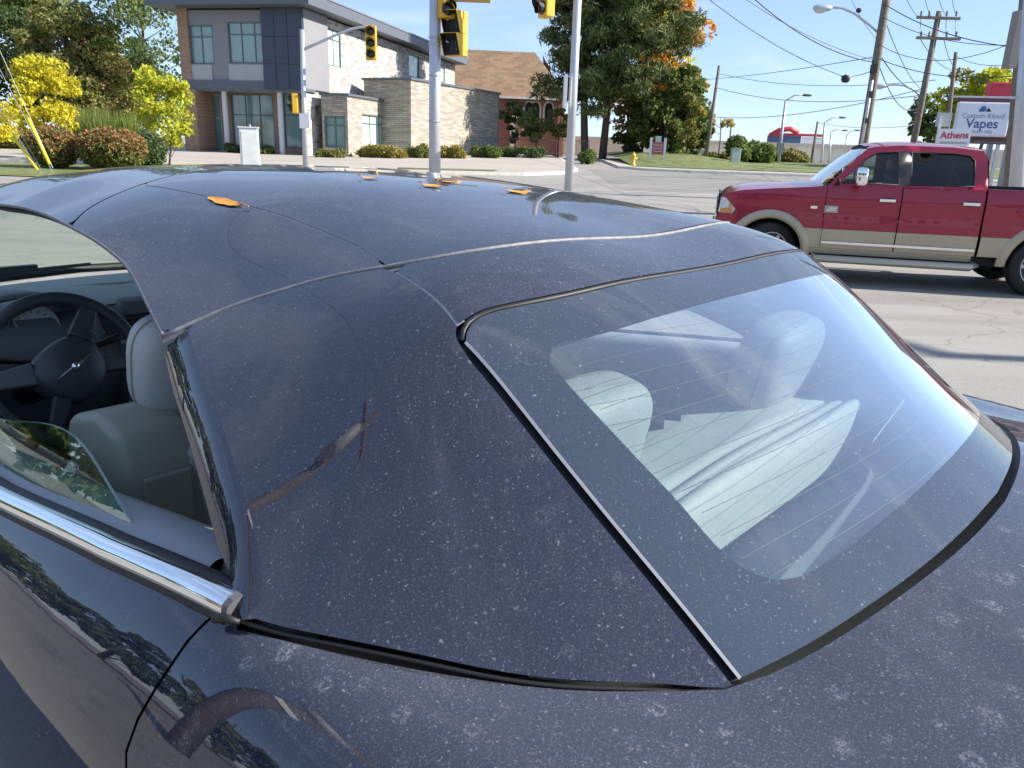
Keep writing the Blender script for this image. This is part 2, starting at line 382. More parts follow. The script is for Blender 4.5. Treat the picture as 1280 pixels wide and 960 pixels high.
# roof front: centre and two side strips
F_FRONT = [p for p in F_S if p[0] > E_S[iE][0] + .004 and p[0] < 1.772]           # front -> rear
def shift(L, dx=0, dy=0): return [(x + dx, y + dy) for x, y in L]
cen = shift(F_FRONT, 0, -gap / 2) + shift(E_IN, .007, -.002)
g_in = [p for p in G_S if p[1] < .398]
loop = cen + mir(cen)[::-1] + mir(shift(g_in, -.004))[::1] + shift(g_in, -.004)[::-1]
loop = cen + mir(cen[:-1])[::-1] + mir(shift(g_in, -.004))[:-1] + shift(g_in, -.004)[::-1]
mapped_panel('roof_front_panel', [loop], .03, RN['fn'], PAINT, car, RN['nfn'])
g_out = [p for p in G_S if p[1] > .402]
lip_f = [p for p in LIP_S if 1.15 < p[0] < 1.675]                                  # front -> rear
side = shift(F_FRONT, 0, gap / 2) + shift(E_OUT[::-1], .007, .004)[1:-1] + lip_f[::-1] + shift(g_out, -.004)
for sgn in (1, -1):
    lp = side if sgn > 0 else mir(side)
    mapped_panel('roof_side_panel', [lp], .025, RN['fn'], PAINT, car, RN['nfn'], flip=False)
# windscreen header
head = [p for p in LIP_S if p[0] > 1.69]
loop = head + shift(G_S[1:], .003) + mir(shift(G_S[1:-1], .003))[::-1] + mir(head)[::-1]
mapped_panel('windscreen_header', [loop], .035, RN['fn'], PAINT, car, RN['nfn'])
# roof rear panel, between the transverse seam and the back window
F_REAR = [p for p in F_S if p[0] < E_S[iE][0] - .006]
rr = shift(E_IN, -.007, -.003)[1:]
corner = F_REAR[-1]
top_gap = [(x + .010, y) for x, y in GT_S if y < .515]
half = [(F_REAR[0][0], F_REAR[0][1] - gap)] + shift(F_REAR[1:], 0, -gap)
loop = rr[::-1] + half + top_gap[::-1] 
loop = loop + mir(loop[1:-1])[::-1]
mapped_panel('roof_rear_panel', [loop], .025, RN['fn'], PAINT, car, RN['nfn'])
# quarter panels of the hardtop
gl_left = [(x, y + .010) for x, y in smooth_line(GL_LEFT, .02)]
gl_left[0] = (.640, .549)
quarter = shift(E_OUT, -.007, -.001)[:-1] + shift(F_REAR, 0, .001) + [(.656, .540)] + gl_left + CF_S[1:] + D_S[1:-1]
quarter[0] = (1.126, .678)
_DD = np.array(densify(D_S[:-1] + [(1.131, .678)], .004, False))
def q_fn(A):
    """hardtop quarter: the surface rolls over towards the side window opening"""
    A = np.asarray(A, float); B = np.c_[A[:, 0], np.abs(A[:, 1])]; d = np.sqrt(((B[:, None] - _DD[None]) ** 2).sum(-1).min(1))
    return np.c_[A, ROOF_Z(A) - ROLL_H * np.clip(1 - d / ROLL_W, 0, 1) ** 2]
def q_n(A):
    A = np.asarray(A, float); e = .0015; zx = (q_fn(A + [e, 0])[:, 2] - q_fn(A - [e, 0])[:, 2]) / (2 * e); zy = (q_fn(A + [0, e])[:, 2] - q_fn(A - [0, e])[:, 2]) / (2 * e)
    N = np.c_[-zx, -zy, np.ones(len(A))]; return N / np.linalg.norm(N, axis=1)[:, None]
ROLL_W = .034; ROLL_H = .030
_DE = [(.676, .831)] + D_S[1:-1] + [(1.131, .678)]; _DI = off2(_DE, -ROLL_W)
_DI[0] = (_DI[0][0] + .004, _DI[0][1] + .010); _DI[-1] = (1.098, .657)
quarter = shift(E_OUT, -.007, -.001)[:-1]; quarter = [q for q in quarter if q[1] < .655] + shift(F_REAR, 0, .001) + [(.648, .544)] + gl_left + [q for q in CF_S[1:] if q[0] < .671] + [_DE[0]] + _DI
for sgn in (1, -1):
    qp = mapped_panel('hardtop_quarter_panel', [quarter if sgn > 0 else mir(quarter)], .022, RN['fn'], PAINT, car, RN['nfn'])
    a_ = np.array(_DI); b_ = np.array(_DE); T_ = np.linspace(0, 1, 15) ; strip = a_[:, None] * (1 - T_)[None, :, None] + b_[:, None] * T_[None, :, None]
    if sgn < 0: strip = strip * [1, -1]
    zz = ROOF_Z(strip.reshape(-1, 2)).reshape(strip.shape[:2]) - ROLL_H * T_[None] ** 2.0 * np.clip(np.linspace(0, len(a_) / 5, len(a_)), 0, 1)[:, None]
    P_ = np.concatenate([strip, zz[..., None]], -1); grid_mesh('rolled_edge', P_, PAINT, qp, flip=sgn > 0)
def ribbon(name, L, w, off, m, parent, close=False, sides=(1, -1)):
    mb = MB(); L = list(L)
    a = roof_map(off)(np.array(off2(L, w / 2))); b = roof_map(off)(np.array(off2(L, -w / 2)))
    n = len(L); mb.add([tuple(p) for p in a] + [tuple(p) for p in b], [(i, i + 1, n + i + 1, n + i) for i in range(n - 1)])
    return mb.build(name, m, parent, True)
def bead(name, L, r, off, m, parent, flat=1.0):
    pts = roof_map(off)(np.array(L)); mb = MB(); mb.tube([tuple(p) for p in pts], r, 8); return mb.build(name, m, parent, True)
PALESEAL = mat('pale_sealant', (.30, .31, .33), .6, noise=.25, nscale=80)
# joints: a dark bed under every gap, with the weathered seal standing in the transverse one
for sgn in (1, -1):
    mm = (lambda L: L) if sgn > 0 else mir
    [ribbon('seam_bed', mm(q), .02, -.0008, PALESEAL, car) for q in ([p for p in F_S if p[0] > .885], [p for p in F_S if p[0] < .838])]
    ribbon('seam_bed', mm(D_S), .008, -.018, RUBBER, car)
    bead('window_lip', mm([p for p in LIP_S]), .0034, -.003, SEALGREY, car)
    ribbon('glass_gap', mm(smooth_line([(.66, .540)] + [(x, y + .006) for x, y in GL_LEFT[1:]], .02)), .03, -.008, RUBBER, car)
    bead('foot_seal', mm([(x - .002, y + .004) for x, y in CF_S]), .0028, -.005, RUBBER, car)
full_E = E_S + mir(E_S[:-1])[::-1]
ribbon('seam_bed', full_E, .028, -.003, SEALGREY, car)
bead('transverse_seal', full_E, .0036, -.0014, mat('faded_seal', (.20, .20, .205), .6, noise=.3, nscale=70), car)
full_G = G_S + mir(G_S[:-1])[::-1]
ribbon('seam_bed', full_G, .02, -.003, RUBBER, car)
full_T = [(x + .004, y) for x, y in GT_S[::-1]] + mir([(x + .004, y) for x, y in GT_S])[1:]
ribbon('glass_gap', full_T, .034, -.008, RUBBER, car)
bead('glass_seal', [(x + .007, y) for x, y in GT_S[::-1]] + mir([(x + .007, y) for x, y in GT_S])[1:], .0042, -.004, RUBBER, car)
# rear window: frit band, clear pane, heating wires
outer = GT_S[:-1] + smooth_line(GL_LEFT, .02)[:-1] + GB_S
outer = outer + mir(outer[1:-1])[::-1]
FR_L = [(.519, 0), (.520, .1), (.523, .25), (.530, .35), (.551, .445), (.557, .468), (.550, .484), (.53, .488), (.503, .487), (.459, .483), (.416, .479), (.362, .474), (.328, .474), (.292, .468), (.27, .455), (.25, .430), (.234, .386), (.213, .276), (.200, .15), (.195, 0)]
fr = smooth_line(FR_L, .015); frit = fr + mir(fr[1:-1])[::-1]
rw = mapped_panel('rear_window', [outer, frit], .018, RN['fn'], FRIT, car, RN['nfn'])
mapped_panel('pane', [frit], .012, RN['fn'], REAR_GLASS, rw, RN['nfn'])
wires = MB(); WIRE = mat('heating_wire', (.16, .06, .04), .5)
for k in range(15):
    x0 = .505 - k * .0255
    ys = np.linspace(-.475, .475, 61); L = [(x0 + .33 * y * y, y) for y in ys]
    L = [p for p in L if inside(frit, p)]
    if len(L) < 4: continue
    a = roof_map(-.0022)(np.array(L)); b = roof_map(-.0022)(np.array(shift(L, .0007))); n = len(L)
    wires.add([tuple(p) for p in a] + [tuple(p) for p in b], [(i, n + i, n + i + 1, i + 1) for i in range(n - 1)])
wires.build('heating_wires', WIRE, rw)
edge = smooth_line(GL_LEFT, .02)
for sgn in (1, -1):
    e2 = [(x, y) for x, y in edge]; e2 = e2 if sgn > 0 else mir(e2)
    ribbon('glass_edge', e2, .0036, .0016, mat('edge_highlight', (.26, .27, .29), .35, .4), rw)  # highlight along the glass edge, painted as a light grey ribbon
# inner lining of the hardtop
lin_out = [p for p in LIP_S if p[0] < 2.72] + D_S[::-1][1:] + CF_S[::-1][1:-1]
lin = shift(lin_out, 0, -.012); lin = lin + mir(lin)[::-1]
hole = [(x + (.02 if x > .4 else -.02), y * 1.05) for x, y in frit]
hd = mapped_panel('headliner', [lin, hole], .05, roof_map(-.028), LINER, car)

# ---------------- body shell
_S = [
(-.97, [0,.3,.5,.62,.69,.735,.765,.785,.795,.795,.785,.77], [.93,.928,.92,.90,.875,.84,.79,.72,.63,.50,.37,.25]),
(-.90, [0,.3,.5,.64,.72,.77,.80,.82,.83,.83,.82,.80], [1.0,.995,.975,.95,.925,.89,.84,.77,.68,.55,.4,.25]),
(-.5,  [0,.3,.55,.68,.76,.81,.845,.87,.885,.89,.88,.86], [1.042,1.033,1.008,.985,.96,.925,.875,.80,.70,.57,.42,.27]),
(0.,   [0,.3,.55,.70,.78,.83,.865,.89,.905,.91,.90,.875], [1.062,1.052,1.020,1.002,.98,.945,.895,.82,.72,.58,.43,.27]),
(.25,  [0,.3,.56,.72,.80,.852,.89,.916,.930,.932,.912,.88], [1.072,1.060,1.022,1.010,.990,.957,.905,.83,.73,.59,.44,.27]),
(.45,  [0,.3,.56,.735,.815,.864,.900,.924,.936,.936,.915,.88], [1.06,1.05,1.024,1.016,.998,.965,.91,.835,.735,.59,.44,.27]),
(.68,  [0,.3,.56,.76,.832,.874,.912,.942,.956,.952,.92,.88], [1.026,1.024,1.020,1.020,1.010,.972,.913,.838,.738,.59,.44,.27]),
(1.0,  [0,.3,.56,.79,.846,.887,.924,.955,.968,.960,.92,.88], [1.0,1.0,1.0,1.0,.988,.950,.898,.826,.73,.59,.44,.27]),
(1.35, [0,.3,.56,.81,.860,.898,.931,.958,.969,.960,.92,.88], [.97,.97,.97,.965,.953,.918,.87,.80,.71,.58,.43,.27]),
(2.2,  [0,.3,.56,.82,.872,.905,.934,.958,.969,.960,.92,.88], [.95,.95,.95,.94,.926,.895,.85,.785,.70,.57,.42,.27]),
(3.2,  [0,.3,.56,.78,.835,.858,.878,.893,.902,.903,.89,.87], [.93,.928,.92,.905,.885,.85,.80,.74,.66,.54,.41,.27]),
(3.85, [0,.3,.5,.66,.72,.76,.78,.795,.80,.80,.79,.77], [.74,.738,.73,.715,.695,.66,.61,.56,.50,.43,.35,.27]),
]
_SX = np.array([s[0] for s in _S]); _ST = np.array([np.c_[s[1], s[2]].ravel() for s in _S])
from bisect import bisect
def _pchip(xk, yk):
    h = np.diff(xk); d = np.diff(yk, axis=0) / h[:, None]; m = np.zeros_like(yk)
    for i in range(1, len(xk) - 1):
        m[i] = (d[i - 1] * h[i] + d[i] * h[i - 1]) / (h[i] + h[i - 1])
    m[0] = d[0]; m[-1] = d[-1]
    def f(x):
        i = np.clip(np.searchsorted(xk, x) - 1, 0, len(xk) - 2); t = ((x - xk[i]) / h[i])[:, None]; H = h[i][:, None]
        return (2*t**3-3*t**2+1)*yk[i] + (t**3-2*t**2+t)*H*m[i] + (-2*t**3+3*t**2)*yk[i+1] + (t**3-t**2)*H*m[i+1]
    return f
_SEC = _pchip(_SX, _ST)
_K12 = np.arange(12.)
# linear map from 12 control values to a natural spline, evaluated by basis
_BAS = cspline(_K12, np.eye(12))
def body_map(A, off=0.0):
    A = np.asarray(A, float); x = A[:, 0]; w = A[:, 1] / .07; s = np.abs(w)
    ctl = _SEC(x).reshape(-1, 12, 2); B = _BAS(np.clip(s, 0, 11))
    y = (B * ctl[:, :, 0]).sum(1) * np.sign(w); z = (B * ctl[:, :, 1]).sum(1)
    P = np.c_[x, y, z]
    return P if not off else P + body_n(A) * off
def body_n(A):
    A = np.asarray(A, float); e = .003
    a = body_map(A + [e, 0]) - body_map(A - [e, 0]); b = body_map(A + [0, e]) - body_map(A - [0, e])
    N = np.cross(a, b); return N / np.linalg.norm(N, axis=1)[:, None]
def s_of(x, y):
    w = np.linspace(0, .77, 400); P = body_map(np.c_[np.full(400, x), w]); Y = P[:, 1]; k = int(np.argmax(Y)); return float(np.interp(y, Y[:k + 1], w[:k + 1]))
def belt_w(x): return np.interp(x, [.70, .97, 1.354, 2.5], [.268, .290, .306, .31])      # belt line in section units
DOOR_SEAM = [(.713, .266), (.727, .305), (.737, .371), (.752, .445), (.750, .466), (.735, .49), (.70, .56), (.66, .66), (.64, .77)]
foot = off2(CF_S, .010)                                           # outside the hardtop foot
foot = [(x - .003, y + .0055) for x, y in CF_S]
glb = [(x - .012, y) for x, y in GB_S]
foot_w = [(x, s_of(x, y)) for x, y in foot][::-1]                 # from the pillar foot back to the glass corner
glb_w = [(x, s_of(x, y)) for x, y in glb if y < .545]
ds = smooth_line(DOOR_SEAM, .03)
half = [(-.97, 0)] 
left = ds[::-1] + foot_w + glb_w                                   # sill, up the door seam, round the foot to the centre line
bot = [(ds[-1][0], .77), (-.97, .77)]
loop = left + mir(left[:-1])[::-1] + mir(bot)[0:] + bot[::-1]
mapped_panel('rear_body', [loop], .022, body_map, PAINT_DECK, car, body_n)
dgap = .005
FRONT_X = 2.45
for sgn in (1, -1):
    dl = [(x + dgap, w) for x, w in ds] + [(FRONT_X, .77)] + [(x, float(belt_w(x))) for x in np.linspace(FRONT_X, .76, 30)]
    mapped_panel('door', [dl if sgn > 0 else mir(dl)], .03, body_map, PAINT, car, body_n)
    fl = [(FRONT_X + .006, .31), (FRONT_X + .006, .77), (3.85, .77), (3.85, .2), (3.1, .2), (3.0, .31)]
    mapped_panel('front_wing', [fl if sgn > 0 else mir(fl)], .06, body_map, PAINT, car, body_n)
    # dark bed in the door gap
    mb = MB(); q = np.array(ds if sgn > 0 else mir(ds)); a = body_map(q - [.008, 0], -.006); b = body_map(q + [.014, 0], -.006); n = len(q)
    mb.add([tuple(p) for p in a] + [tuple(p) for p in b], [(i, i + 1, n + i + 1, n + i) for i in range(n - 1)]); mb.build('door_gap', RUBBER, car)
hl = [(3.1, .2), (3.85, .2), (3.85, -.2), (3.1, -.2)]
mapped_panel('bonnet', [hl], .05, lambda A: body_map(A) - np.array([0, 0, .02]), PAINT, car)
bed_w = [(x, w) for x, w in foot_w + glb_w]; q = np.array(bed_w); 
for sgn in (1, -1):
    qq = q if sgn > 0 else q * [1, -1]
    P0 = body_map(qq, -.001); P1 = P0 + np.array([.02, -.022 * sgn, -.012]); n = len(q); mb = MB()
    mb.add([tuple(p) for p in P0] + [tuple(p) for p in P1], [(i, i + 1, n + i + 1, n + i) for i in range(n - 1)]); mb.build('deck_seal', RUBBER, car, True)
# belt moulding: bright strip with a rounded face, dark wiper behind it
for sgn in (1, -1):
    xs = np.linspace(.705, 2.45, 60); base = body_map(np.c_[xs, belt_w(xs) * sgn])
    prof = [(.006, -.004), (.0115, .001), (.0125, .009), (.0095, .017), (.002, .0225), (-.010, .0245), (-.014, .021)]
    P = np.stack([base + np.array([0, sgn * a, b]) for a, b in prof], 1)
    st = grid_mesh('belt_moulding', P, CHROME, car, flip=sgn > 0)
    P = np.stack([base + np.array([0, sgn * a, b]) for a, b in [(.010, -.010), (.014, -.004), (.010, .002), (0, .004)]], 1); grid_mesh('moulding_lip', P, RUBBER, st)
    P = np.stack([base + np.array([0, sgn * a, b]) for a, b in [(-.012, .022), (-.022, .026), (-.030, .020), (-.032, -.02)]], 1); grid_mesh('glass_wiper', P, RUBBER, st)
    e = base[0]; mb = MB(); ring = [(.010, -.010)] + prof[1:] + [(-.014, -.010)]; n = len(ring)
    mb.add([(e[0] + .002, e[1] + sgn * a, e[2] + b) for a, b in ring] + [(e[0] - .010, e[1] + sgn * a * .97, e[2] + b * .97) for a, b in ring], [tuple(range(n)), tuple(range(2 * n - 1, n - 1, -1))] + [(i, (i + 1) % n, n + (i + 1) % n, n + i) for i in range(n)])
    mb.build('end_cap', mat('satin_trim', (.13, .13, .13), .45, .3), st)
    # small filler where belt, pillar and deck meet
    u_ = np.linspace(0, 2 * np.pi, 13); mb = MB(); mb.tube([(.706, sgn * .846, 1.016), (.690, sgn * .842, 1.022), (.676, sgn * .834, 1.020)], [.005, .005, .003], 8); mb.build('corner_filler', RUBBER, car, True)
# ---------------- cabin
def rounded_box(name, c, d, r, m, parent, rot=None, seg=3, taper=None):
    mb = MB(); mb.box((0, 0, 0), d); 
    if taper: mb.v = [(x * (1 + (taper[0] - 1) * (z / d[2] + .5)), y * (1 + (taper[1] - 1) * (z / d[2] + .5)), z) for x, y, z in mb.v]
    o = mb.build(name, m, parent); bevel(o, r, seg, 30); o.location = c
    if rot: o.rotation_euler = rot
    o.data.polygons.foreach_set('use_smooth', [True] * len(o.data.polygons)); return o
def superell(name, c, d, e1, e2, m, parent, rot=None, nu=28, nv=18):
    """cushion shape: superellipsoid"""
    u = np.linspace(-np.pi, np.pi, nu); v = np.linspace(-np.pi / 2, np.pi / 2, nv); U, V = np.meshgrid(u, v)
    sg = lambda t, e: np.sign(t) * np.abs(t) ** e
    P = np.stack([d[0] / 2 * sg(np.cos(V), e1) * sg(np.cos(U), e2), d[1] / 2 * sg(np.cos(V), e1) * sg(np.sin(U), e2), d[2] / 2 * sg(np.sin(V), e1)], -1)
    o = grid_mesh(name, P, m, parent, flip=True); o.location = c
    if rot: o.rotation_euler = rot
    return o
# floor pan, bulkheads and door inners keep daylight out from below
MB().box((1.4, 0, .27), (4.4, 1.72, .04)).build('floor_pan', mat('carpet', (.03, .03, .032), .95, noise=.2, nscale=200), car)
MB().box((3.12, 0, .58), (.04, 1.66, .62)).build('firewall', BLACKPL, car)
MB().box((.30, 0, .60), (.04, 1.6, .64)).build('trunk_bulkhead', BLACKPL, car)
# fascia
xs = np.linspace(-.86, .86, 41)
prof = [(3.16, .985), (3.05, 1.0), (2.90, 1.0), (2.74, .985), (2.63, .955), (2.585, .90), (2.575, .83), (2.60, .74), (2.66, .62), (2.75, .45)]
pr = np.array(smooth_line(prof, .03))
P = np.zeros((len(pr), 41, 3)); bow = .10 * (xs / .86) ** 2
for i, (x, z) in enumerate(pr):
    P[i, :, 0] = x - bow * (x > 2.5); P[i, :, 1] = xs; P[i, :, 2] = z - .02 * (xs / .86) ** 2
dash = grid_mesh('dashboard', P, DASH, car)
ktop = [i for i, (x, z) in enumerate(pr) if z > .965 and x > 2.6]
tp = P[ktop[0]:ktop[-1] + 1].copy(); tp[:, :, 2] += .004; grid_mesh('dash_top_pad', tp, DASHTOP, dash)
# binnacle hood over the instruments
th = np.linspace(0, np.pi, 25)
hood = np.stack([np.stack([np.full(25, x) + .05 * np.sin(th), .43 + w * np.cos(th), .90 + h * np.sin(th) ** .8], -1) for x, w, h in ((2.72, .19, .135), (2.62, .20, .145), (2.545, .205, .15), (2.53, .195, .14), (2.55, .185, .13), (2.66, .18, .125))])
grid_mesh('instrument_hood', hood, DASH, dash)
GAUGE = mat('gauge_face', (.42, .44, .44), .4, noise=.12, nscale=40)
for yy, rr in ((.515, .062), (.40, .062)):
    Mx = Matrix.Rotation(rad(-78), 3, 'Y'); gm = MB(); gm.lathe([(0.0001, 0), (rr, 0), (rr * 1.08, .008), (rr * 1.12, .03)], (2.625, yy, .935), 32, Mx); g = gm.build('gauge', [GAUGE], dash, True)
    nd = MB(); nd.box((2.614, yy - .012, .930), (.003, .05, .005), mat=Matrix.Rotation(rad(25), 3, 'X')); nd.build('needle', BLACKPL, g)
    tk = MB()
    for k in range(13):
        a = rad(-40 + k * 260 / 12); tk.box((2.6145, yy + math.cos(a) * rr * .86, .935 + math.sin(a) * rr * .86), (.002, .010, .0022), mat=Matrix.Rotation(a, 3, 'X'))
    tk.build('tick_marks', BLACKPL, g)
MB().box((2.64, .455, .855), (.02, .30, .07)).build('instrument_panel', BLACKPL, dash)
# centre stack: vents with slats, light surround
SURR = mat('light_surround', (.30, .31, .31), .45)
cs = rounded_box('centre_stack', (2.60, 0.02, .80), (.07, .30, .42), .02, DASH, dash, (0, rad(-14), 0))
for yy in (.10, -.06):
    v = rounded_box('air_vent', (2.545, yy, .925), (.05, .135, .075), .012, BLACKPL, dash, (0, rad(-12), 0))
    for k in range(4):
        sl = MB(); sl.box((2.517 + k * .004, yy, .900 + k * .0165), (.018, .122, .0035)); sl.build('slat', mat('vent_slat', (.05, .055, .06), .4), v).matrix_parent_inverse = Matrix.Identity(4)
    for ch in v.children: ch.location = Vector((0, 0, 0)); ch.matrix_parent_inverse = (Matrix.Translation(v.location) @ v.rotation_euler.to_matrix().to_4x4()).inverted()
rounded_box('stack_trim', (2.545, .02, .868), (.02, .31, .012), .005, SURR, dash)
rounded_box('radio', (2.555, .02, .80), (.03, .24, .10), .008, BLACKPL, dash, (0, rad(-12), 0))
sh = MB(); sh.tube([(2.9, .18, 1.0), (2.86, .02, 1.004), (2.9, -.16, 1.0)], .004, 6); sh.build('dash_sensor_ridge', DASHTOP, dash)
# steering wheel: frame with x = right of the driver, y = up in the wheel plane, z = towards the driver
WC = Vector((2.24, .447, .895))
wz = Vector((-math.cos(rad(24)), 0, math.sin(rad(24)))).normalized(); wxv = Vector((0, -1, 0)); wy = wz.cross(wxv).normalized()
ROT = rad(30)
ca, sa = math.cos(ROT), math.sin(ROT); ux = wxv * ca + wy * sa; uy = wy * ca - wxv * sa
WM = Matrix(((ux.x, uy.x, wz.x), (ux.y, uy.y, wz.y), (ux.z, uy.z, wz.z))).to_4x4(); WM.translation = WC
LEATHER = mat('wheel_leather', (.04, .047, .052), .38, bump=.12, bscale=320)
rim = MB(); R0 = .198
rim.tube([(R0 * math.cos(a), R0 * math.sin(a), 0) for a in np.linspace(0, 2 * math.pi, 64, endpoint=False)], .0185, 14, closed=True)
sw = rim.build('steering_wheel', LEATHER, car, True); sw.matrix_basis = WM
# pad: rounded shield dished towards the driver
u = np.linspace(0, 1, 12); v = np.linspace(-math.pi, math.pi, 49)
def padr(a):
    c, s_ = math.cos(a), math.sin(a); x = .100 * abs(c) ** .75 * (1 if c > 0 else -1); y = .088 * abs(s_) ** .8 * (1 if s_ > 0 else -1) - .012
    if y < 0: x *= 1 - .25 * min(1, -y / .1)
    return x, y
PP = np.array([[(*[q * r for q in padr(a)], .030 + .030 * (1 - r ** 2.4) - .03 * (r > .99)) for a in v] for r in u])
grid_mesh('airbag_pad', PP, LEATHER, sw)
SPK = mat('spoke_grey', (.055, .065, .07), .4)
for a, w in ((28, .040), (152, .040), (-35, .030), (-145, .030)):
    a_ = rad(a); d = Vector((math.cos(a_), math.sin(a_), 0)); n = Vector((-d.y, d.x, 0)); q = MB()
    A = [(d * .085 + n * w * .8), (d * .085 - n * w * .8), (d * .187 - n * w * .55), (d * .187 + n * w * .55)]
    q.add([p + Vector((0, 0, .034)) for p in A[:2]] + [p + Vector((0, 0, .012)) for p in A[2:]] + [p + Vector((0, 0, .0)) for p in A], [(0, 1, 2, 3), (7, 6, 5, 4), (0, 4, 5, 1), (1, 5, 6, 2), (2, 6, 7, 3), (3, 7, 4, 0)])
    bevel(q.build('spoke', SPK if a > 0 else LEATHER, sw), .006, 2)
bt = MB()
for k in range(3): bt.box((.118, .046 + k * .011 - .03, .040), (.03, .008, .006))
bt.build('switch_button', mat('button_grey', (.10, .11, .115), .4), sw)
# winged badge: centre medallion with two long thin feathered wings
em = MB(); em.lathe([(.0001, .006), (.008, .005), (.010, .002), (.011, -.006)], (0, -.006, .0605), 20)
for sg in (1, -1):
    for k, (ln, dy) in enumerate(((.056, .003), (.050, -.0015), (.042, -.006))):
        em.add([(sg * .007, -.006 + dy + .0022, .063), (sg * .007, -.006 + dy - .0020, .063), (sg * ln, -.006 + dy * .5 - .0002, .0575), (sg * ln, -.006 + dy * .5 + .0008, .0575)], [(0, 1, 2, 3), (3, 2, 1, 0)])
em.build('wing_badge', CHROME, sw, True)
MB().cyl((2.27, .447, .885), (2.6, .447, .76), .045, .055, 16).build('steering_column', BLACKPL, dash, True)
st = MB(); st.tube([(2.36, .40, .90), (2.35, .30, .925), (2.34, .235, .945)], [.009, .011, .013], 8); st.build('wiper_stalk', BLACKPL, dash, True)
st = MB(); st.tube([(2.36, .49, .90), (2.35, .60, .925), (2.34, .665, .945)], [.009, .011, .013], 8); st.build('indicator_stalk', BLACKPL, dash, True)
rounded_box('centre_console', (1.95, .02, .48), (1.3, .24, .36), .03, DASH, car)
# front seats: cushion, backrest, head restraint, plastic belt guide on the outer shoulder
def front_seat(sg):
    y0 = .405 * sg
    s = superell('front_seat', (1.78, y0, .44), (.62, .52, .22), .45, .35, SEAT, car)
    def child(o):
        o.parent = s; o.location = Vector(o.location) - Vector((1.78, y0, .44)); return o
    child(superell('backrest', (1.56, y0 - sg * .03, .66), (.19, .46, .60), .5, .38, SEAT, None, (0, rad(-16), 0)))
    hr = child(superell('head_restraint', (1.545, y0 + sg * .02, 1.055), (.135, .27, .225), .55, .55, SEAT, None, (0, rad(-10), 0)))
    pip = MB(); a = np.linspace(0, 2 * math.pi, 48, endpoint=False)
    pip.tube([(.004, .1345 * np.sign(math.cos(t)) * abs(math.cos(t)) ** .55, .1125 * np.sign(math.sin(t)) * abs(math.sin(t)) ** .55) for t in a], .0028, 6, closed=True); pip.build('piping', SEATPL, hr, True)
    for k in (-.05, .05):
        child(MB().cyl((1.545, y0 + k, .86), (1.545, y0 + k, .97), .007, None, 8).build('post', CHROME, None, True))
    # belt guide
    bg_ = MB(); poly = [(-.15, -.20), (.12, -.20), (.155, .02), (.12, .085), (-.03, .125), (-.115, .10), (-.15, .02)]
    Mx = Matrix.Translation((1.565, y0 + sg * .165, .865)) @ Matrix.Rotation(rad(90), 4, 'X'); Mx = Mx @ Matrix.Translation((0, 0, -.075))
    bg_.prism(poly, .15, Mx); bo = child(bg_.build('belt_guide', SEATPL, None)); bevel(bo, .022, 4, 20); bo.data.polygons.foreach_set('use_smooth', [True] * len(bo.data.polygons))
    lid = MB(); lid.box((1.412, y0 + sg * .165, .815), (.012, .095, .135)); bevel(child(lid.build('guide_lid', SEATPL, None)), .005, 2)
    rib = MB(); rib.box((1.406, y0 + sg * .165, .745), (.02, .115, .014)); bevel(child(rib.build('guide_rib', SEATPL, None)), .004, 2)
    belt = MB(); belt.add([(1.69, y0 + sg * .20, .93), (1.69, y0 + sg * .15, .93), (1.74, y0 + sg * .12, .66), (1.74, y0 + sg * .17, .66)], [(0, 1, 2, 3), (3, 2, 1, 0)]); child(belt.build('seat_belt', BLACKPL, None))
    return s
front_seat(1); front_seat(-1)
# rear bench
rb = superell('rear_bench', (.98, 0, .44), (.55, 1.15, .22), .4, .3, SEAT, car)
def rchild(o): o.parent = rb; o.location = Vector(o.location) - Vector((.98, 0, .44)); return o
for sg in (1, -1):
    rchild(superell('backrest', (.70, .30 * sg, .70), (.20, .56, .60), .45, .3, SEAT, None, (0, rad(-18), 0)))
    h_ = rchild(superell('head_restraint', (.600, .345 * sg, 1.105), (.115, .265, .20), .55, .6, SEAT, None, (0, rad(-12), 0)))
    pip = MB(); a = np.linspace(0, 2 * math.pi, 40, endpoint=False)
    pip.tube([(-.02, .130 * np.sign(math.cos(t)) * abs(math.cos(t)) ** .6, .098 * np.sign(math.sin(t)) * abs(math.sin(t)) ** .55) for t in a], .0025, 6, closed=True); pip.build('piping', SEATPL, h_, True)
# shelf behind the rear seat: light trim with folds, dark well under the glass
prof = [(.72, 1.010), (.66, 1.022), (.60, 1.030), (.54, 1.036), (.512, 1.040), (.506, 1.032), (.50, 1.040), (.484, 1.042), (.478, 1.036), (.472, 1.042), (.458, 1.044), (.450, 1.036), (.450, .99), (.455, .92)]
ys = np.linspace(-.66, .66, 30); P = np.stack([np.stack([np.full(30, x) - .03 * (ys / .66) ** 2, ys, np.full(30, z) + .004 * np.sin(ys * 9 + x * 40)], -1) for x, z in prof])
grid_mesh('rear_shelf', P, mat('shelf_trim', (.58, .60, .58), .75, noise=.06, nscale=60), car, flip=True)
P = np.stack([np.stack([np.full(30, x), ys, np.full(30, z)], -1) for x, z in [(.46, .90), (.40, .90), (.28, .915), (.18, .96), (.13, 1.0)]])
grid_mesh('shelf_well', P, mat('well_trim', (.13, .17, .21), .8, noise=.1, nscale=80), car, flip=True)
for k, (x, y) in enumerate(((.655, .20), (.66, .145), (.665, .09), (.668, .03), (.668, -.03))):
    MB().box((x, y, 1.048), (.05, .036, .012), mat=Matrix.Rotation(.5, 3, 'Z')).build('belt_slot', mat('belt_slot_dark', (.05, .05, .045), .7), rb).location = Vector((-.98, 0, -.44))
